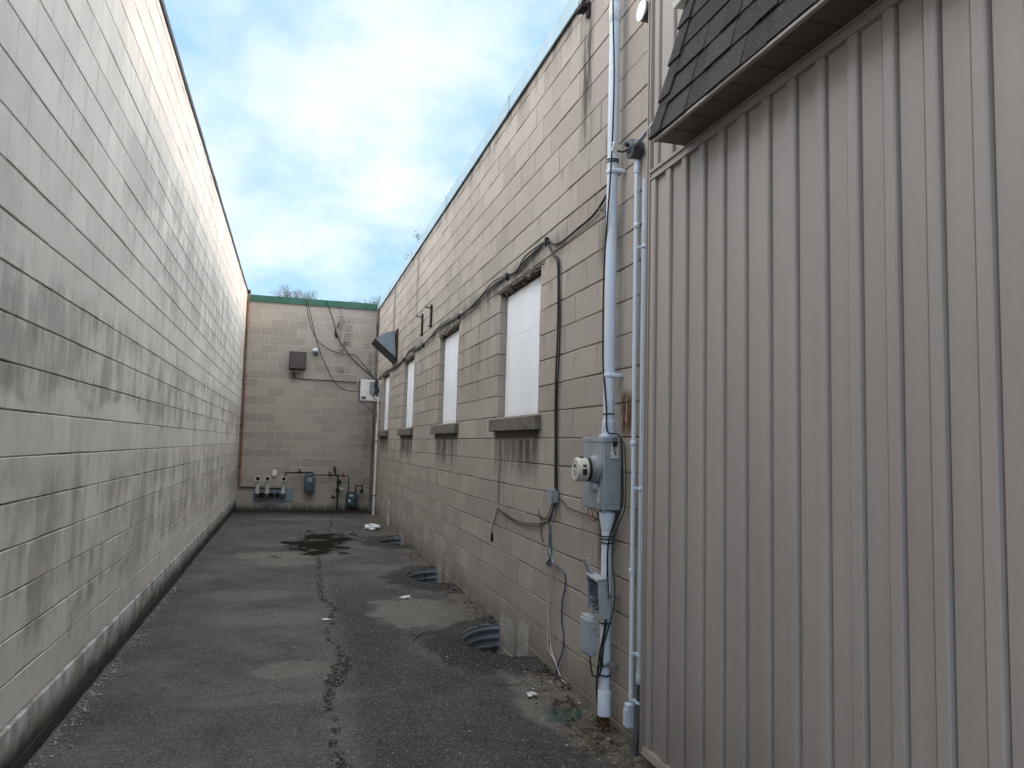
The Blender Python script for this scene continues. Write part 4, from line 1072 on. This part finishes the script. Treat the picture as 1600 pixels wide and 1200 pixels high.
for (x_, z_, mt) in ((.88, .815, M_IRON), (1.19, .805, M_REDV), (.98, .95, M_IRON), (.97, .30, M_IRON), (.20, .87, M_IRON)):
    m = MB(); m.lathe([(.02, -.035), (.032, -.02), (.032, .02), (.02, .035)], (x_, g_, z_), (1, 0, 0) if x_ != .98 else (0, 0, 1), 10); m.lathe([(.009, 0), (.009, .06)], (x_, g_, z_), (0, -.2, 1) if x_ != .98 else (1, -.2, 0), 8); m.bbox(x_-.05, x_+.02, g_-.03, g_-.008, z_+.052, z_+.066, .003)
    m.build('valve', mt, gp)
m = MB(); m.lathe([(.03, -.05), (.045, -.03), (.045, .03), (.03, .05)], (1.065, g_-.0, .47), n=12); m.cut(); m.lathe([(.05, 0), (.055, .02), (.03, .05)], (1.09, g_-.02, .66), (0, -1, 0), 12); m.cut(); m.lathe([(.03, 0), (.04, .03), (.03, .09)], (1.62, g_, .40), n=10); m.parts('regulator', M_IRON, gp)
m = MB(); m.bbox(1.11, 1.20, g_-.03, g_+.01, .475, .53, .006); m.build('tag', M_LABEL, gp)

lp = thing('rusty_downpipe', (-1.12, YB-.04, .5), 'orange rusted downpipe in the far left corner of the alley', 'downpipe')
m = MB(); m.tube([(-1.135, YB-.03, 4.98), (-1.125, YB-.03, 3.4), (-1.115, YB-.03, 2.4), (-1.11, YB-.03, .53)], .024, 10); m.build('pipe', M_RUSTO, lp)
m = MB(); m.tube([(-1.11, YB-.03, .55), (-1.09, YB-.03, .51), (-.80, YB-.03, .50), (-.46, YB-.03, .49), (-.14, YB-.03, .49)], .017, 8); m.build('lower_run', M_RUST, lp)
m = MB(); m.lathe([(.03, 0), (.045, .03), (.045, .07), (.03, .1)], (-1.135, YB-.03, 4.95), n=12); m.cut()
for z in (3.02, 1.9, .95): m.bbox(-1.165, -1.085, YB-.05, YB-.004, z, z+.03, .004); m.cut()
m.parts('clamp', M_RUST, lp)

# ------------------------------------------------------------------ litter, stones, leaves
def crumple(name, c, s, mat, label, cat, seed, flat=.45):
    bm = bmesh.new(); bmesh.ops.create_icosphere(bm, subdivisions=3, radius=1)
    rr_ = Vector((seed*3.1, 1.7*seed, 0))
    for v in bm.verts:
        d = v.co.normalized(); k = 1+.75*mnoise.noise(d*1.6+rr_)+.35*mnoise.noise(d*4+rr_)
        v.co = Vector((d.x*s*k*1.3, d.y*s*k, max(-.2, d.z)*s*k*flat))+Vector(c)
    m_ = MB(); m_.add_bm(bm); single(name, m_, mat, label, cat)
crumple('plastic_scrap', (1.50, 14.15, .03), .10, M_BAG, 'crumpled white plastic scrap on the dark asphalt near the far right corner', 'litter', 2, .6)
crumple('paper_scrap', (1.20, 7.86, .016), .04, M_PAPER, 'small crumpled white paper on the asphalt between two window wells', 'litter', 4)
crumple('paper_scrap', (1.56, 4.72, .014), .024, M_PAPER, 'tiny pale paper scrap beside the hanging wires at the wall foot', 'litter', 5)
crumple('paper_scrap', (.36, 7.05, .008), .028, M_PAPER, 'flat pale scrap lying on the central crack of the asphalt', 'litter', 8, .25)
m = MB(); m.tube([(1.36, 5.0, .012), (1.50, 4.93, .012), (1.62, 5.02, .014)], .004, 5, spline=3); m.tube([(1.50, 4.93, .012), (1.54, 5.0, .016)], .003, 5)
single('twig', m, M_BARK, 'short dry forked twig on sandy asphalt near the wall foot', 'twig')
m = MB(); m.tube([(1.02, 6.2, .012), (1.12, 6.45, .012)], .005, 5); single('twig', m, M_BARK, 'single straight dark twig on the asphalt beside the nearest window well', 'twig')
m = MB(); rr = random.Random(14)
for k in range(26):
    a_ = Vector((1.60+rr.gauss(0, .05), 4.30+rr.gauss(0, .07), .012)); p = [a_]
    for q in range(4): p.append(p[-1]+Vector((rr.uniform(-.035, .045), rr.uniform(-.05, .05), rr.uniform(-.006, .010))))
    m.tube([Vector((v.x, v.y, max(v.z, .008))) for v in p], .0022, 5, spline=3)
single('cord_tangle', m, simple('teal_cord', (.03, .10, .085), .6, var=.3, vs=30), 'tangle of thin teal cord lying by the foot of the service pipe', 'cord')

def scatter_stones(n, seed, pos, size, name, mat):
    m_ = MB(); rr_ = random.Random(seed)
    for _ in range(n):
        x_, y_ = pos(rr_); s_ = size(rr_)
        bm = bmesh.new(); bmesh.ops.create_icosphere(bm, subdivisions=1, radius=1)
        off = Vector((rr_.uniform(0, 50), rr_.uniform(0, 50), 0)); rz = Matrix.Rotation(rr_.uniform(0, 6.3), 4, 'Z')
        for v in bm.verts: v.co = (rz @ Vector((v.co.x*1.3, v.co.y, v.co.z*.7)))*s_*(1+.5*mnoise.noise(v.co*1.2+off))+Vector((x_, y_, .004+s_*.25))
        m_.add_bm(bm)
    return tag(m_.build(name, mat, recalc=False), kind='stuff')
def inwell(x_, y_): return any(math.hypot((y_-yc)/(a+.05), (x_-XR)/(b+.05)) < 1 for yc, a, b in WELLS)
def pos_edge(r_):
    while True:
        if r_.random() < .55: x_, y_ = XR-.02-abs(r_.gauss(0, .11)), r_.uniform(3.0, 10)
        else: x_, y_ = XL+.03+abs(r_.gauss(0, .05)), 3.2+6*r_.random()**1.5
        if not inwell(x_, y_): return x_, y_
o = scatter_stones(1500, 1, pos_edge, lambda r_: .0025+.008*r_.random()**3, 'gravel', M_STONE); tag(o, 'small loose grey stones gathered along the foot of both walls', 'gravel')
def pos_rim(r_):
    yc, a, b = r_.choice(WELLS); th = r_.uniform(.05, math.pi-.05); k = 1.03+abs(r_.gauss(0, .10))
    return XR-.004-b*k*math.sin(th), yc-a*k*math.cos(th)
o = scatter_stones(420, 6, pos_rim, lambda r_: .003+.010*r_.random()**2.5, 'rubble', M_STONE2); tag(o, 'broken asphalt crumbs along the lips of the window wells', 'rubble')
def pos_any(r_):
    while True:
        y_ = 3.0+7.5*r_.random()**1.3
        if r_.random() < .35: x_ = crack_x(y_)+r_.gauss(0, .07)
        else: x_ = r_.uniform(XL+.08, XR-.05)
        if not inwell(x_, y_): return x_, y_
o = scatter_stones(900, 2, pos_any, lambda r_: .0016+.0052*r_.random()**4, 'pebbles', M_STONE); tag(o, 'scattered pebbles over the worn asphalt of the alley', 'pebbles')
def leaves(n, seed, pos, s0, s1, name, mat, label):
    m_ = MB(); r_ = random.Random(seed)
    for _ in range(n):
        x_, y_ = pos(r_); s_ = r_.uniform(s0, s1); a_ = r_.uniform(0, 6.3); z_ = .012+r_.random()**2*.03
        ca, sa = math.cos(a_)*s_, math.sin(a_)*s_; h1, h2 = r_.uniform(-.2, .9)*s_, r_.uniform(-.2, .9)*s_
        m_.poly([(x_-ca, y_-sa, z_), (x_+sa*.5, y_-ca*.5, z_+h1), (x_+ca, y_+sa, z_+h2*.5), (x_-sa*.5, y_+ca*.5, z_+h2)])
    return tag(m_.build(name, mat, recalc=False), label, 'leaves', kind='stuff')
CL = [(4.0, 4.25, 1.70), (3.75, 4.1, 1.62), (4.75, 5.3, 1.76), (6.55, 7.6, 1.74), (8.0, 8.45, 1.72), (9.6, 11.0, 1.72), (4.4, 4.6, 1.66)]
def pos_l(r_):
    while True:
        a_, b_, c_ = r_.choice(CL); y_ = r_.uniform(a_, b_); x_ = min(XR-.015, r_.gauss(c_+.04, .07))
        if not inwell(x_, y_): return x_, y_
leaves(850, 3, pos_l, .006, .022, 'dead_leaves', M_DEAD, 'dry brown leaf litter lying along the foot of the right wall')

# plants on the right parapet
def sprig(p, h, n, seed, label):
    r_ = random.Random(seed); st_ = MB(); lf = MB()
    for k in range(n):
        a_ = Vector(p)+Vector((r_.uniform(-.02, .05), r_.uniform(-.10, .10), 0)); q = [a_]
        for s_ in range(4): q.append(q[-1]+Vector((r_.uniform(-.04, .02), r_.uniform(-.05, .05), h/4*r_.uniform(.7, 1.2))))
        st_.tube(q, [.005, .002], 5)
        for s_ in range(26):
            c_ = q[r_.randint(1, 4)]+Vector((r_.gauss(0, .016), r_.gauss(0, .025), r_.gauss(0, .02))); a1 = Vector((r_.gauss(0, 1), r_.gauss(0, 1), r_.gauss(0, 1))).normalized()*r_.uniform(.014, .03); b1 = a1.orthogonal().normalized()*a1.length*.5
            lf.poly([c_-a1*.7, c_+b1*.7, c_+a1*.7, c_-b1*.7])
    o = thing('weed', p, label, 'weed', 'weeds on the right parapet'); st_.build('stem', M_BARK, o); lf.build('leaves', M_LEAFG, o, recalc=False)
sprig((XR-.005, 12.05, 4.92), .10, 2, 1, 'taller leafy weed sprouting from the right roof edge')
sprig((XR-.005, 13.5, 4.92), .09, 2, 2, 'smaller weed on the right roof edge, farther along the alley')

# bare trees behind the back building
def bare_tree(x_, y_, h, rad, seed, label):
    r_ = random.Random(seed); tr = MB(); cr = MB(); o = thing('bare_tree', (x_, y_, 0), label, 'tree', 'bare trees beyond the back building')
    top = Vector((x_, y_, h)); tr.tube([(x_, y_, -.1), (x_+.1, y_, h*.25), top], [.22, .17, .12], 9, spline=3); tr.build('trunk', M_BARK, o)
    def grow(p, d, ln, rr_, lv):
        q = [p]; dd = d.copy()
        for s_ in range(3):
            dd = (dd+Vector((r_.gauss(0, .16), r_.gauss(0, .16), r_.gauss(.05, .10)))).normalized(); q.append(q[-1]+dd*ln/3)
        cr.tube(q, [rr_, rr_*.6], 4 if lv < 3 else 3, cap=False)
        if lv >= 6: return
        for c_ in range(3 if lv < 2 else (3 if r_.random() < .55 else 2)):
            nd = (dd+Vector((r_.gauss(0, .55), r_.gauss(0, .55), r_.gauss(.1, .4)))).normalized()
            grow(q[r_.choice((2, 3, 3))], nd, ln*r_.uniform(.62, .82), rr_*.62, lv+1)
    for c_ in range(5):
        a_ = c_*2*math.pi/5+r_.uniform(-.4, .4)
        grow(top, Vector((math.cos(a_)*.6, math.sin(a_)*.6, 1)).normalized(), rad, .05, 0)
    cr.build('crown', M_BARK, o, recalc=False)
bare_tree(-.15, 42, 7.7, .80, 4, 'bare winter tree crown rising over the middle of the green coping')
bare_tree(4.1, 44, 8.0, .78, 9, 'bare winter tree crown showing just left of the taupe parapet')

# ------------------------------------------------------------------ camera
Fpx = 1170.0
dY = Vector((457-800, 688-600, Fpx)).normalized()
rho = .027
U = Vector((rho, -1, -(rho*dY[0]-dY[1])/dY[2])); U = (U-dY*U.dot(dY)).normalized()
X = U.cross(dY)
if X[0] < 0: X = -X
cam = bpy.data.cameras.new('camera'); co = bpy.data.objects.new('camera', cam); COL.objects.link(co)
right = Vector((X[0], dY[0], U[0])); down = Vector((X[1], dY[1], U[1])); fwd = Vector((X[2], dY[2], U[2]))
Mx = Matrix((( right[0], -down[0], -fwd[0], 0), (right[1], -down[1], -fwd[1], 0), (right[2], -down[2], -fwd[2], 1.6), (0, 0, 0, 1)))
co.matrix_world = Mx
cam.sensor_width = 36; cam.lens = 36*Fpx/1600; cam.clip_start = .05; cam.clip_end = 2000
SC.camera = co

# ------------------------------------------------------------------ light
SUN_EL, SUN_AZ = R(13), R(105)                             # azimuth clockwise from +Y
wd = bpy.data.worlds.new('World'); SC.world = wd; wd.use_nodes = True
wd.node_tree.nodes.clear(); t = NT(wd)
sky = t.new('ShaderNodeTexSky', sky_type='NISHITA'); sky.sun_disc = False; sky.sun_elevation = SUN_EL; sky.sun_rotation = SUN_AZ
sky.air_density = 1.0; sky.dust_density = 1.5
D = t.new('ShaderNodeTexCoord').outputs['Generated']; dx, dy, dz = t.xyz(D)
den = t.add(t.m('MAXIMUM', dz, 0.0), .42)
cv = t.comb(t.m('DIVIDE', dx, den), t.m('DIVIDE', dy, den), 0.0)
n = t.add(t.mul(t.noise(cv, 1.35, 6, .52, dist=.15), .75), t.mul(t.noise(cv, 4.5, 5, .6), .25))
cloud = t.ss(n, .41, .60)
shade = t.ss(t.noise(cv, 2.1, 5, .55), .35, .65)
skyc = t.mix(.72, t.scale(sky.outputs[0], 1.0), (2.5, 4.8, 7.3))
cl = t.mix(shade, (5.5, 6.2, 6.9), (6.5, 6.8, 7.0))
c = t.mix(t.mul(cloud, .92), skyc, cl)
c = t.mix(t.m('MAXIMUM', t.ss(dz, .50, .72, 0, .85), t.ss(t.m('ABSOLUTE', dx), .50, .80, 0, .9)), c, (6.3, 6.12, 5.95))
c = t.mix(t.ss(dz, .26, .02, 0, .75), c, (5.2, 6.5, 6.9))
gain = t.add(1.0, t.mul(t.ss(t.m('ABSOLUTE', dx), .50, .80), t.ss(dz, .05, .25), 2.75), t.mul(t.ss(dz, .52, .72), 1.3))  # unseen sky at the sides and overhead, brightness added to light the walls
bg = t.new('ShaderNodeBackground'); t.put(bg.inputs[0], t.scale(c, t.mul(gain, .715))); bg.inputs[1].default_value = .10
ow = t.new('ShaderNodeOutputWorld'); t.l.new(bg.outputs[0], ow.inputs[0])
sl = bpy.data.lights.new('sun', 'SUN'); sl.energy = .6; sl.angle = R(12); sl.color = (1.0, .74, .50)
so = bpy.data.objects.new('sun', sl); COL.objects.link(so)
sd = Vector((math.sin(SUN_AZ)*math.cos(SUN_EL), math.cos(SUN_AZ)*math.cos(SUN_EL), math.sin(SUN_EL)))
so.rotation_euler = sd.to_track_quat('Z', 'Y').to_euler()

SC.view_settings.view_transform = 'Standard'; SC.view_settings.look = 'None'
SC.view_settings.exposure = 1.32; SC.view_settings.gamma = 1.0
SC.render.engine = 'CYCLES'
try:
    SC.cycles.use_denoising = True
    SC.cycles.max_bounces = 8; SC.cycles.diffuse_bounces = 5
except Exception: pass
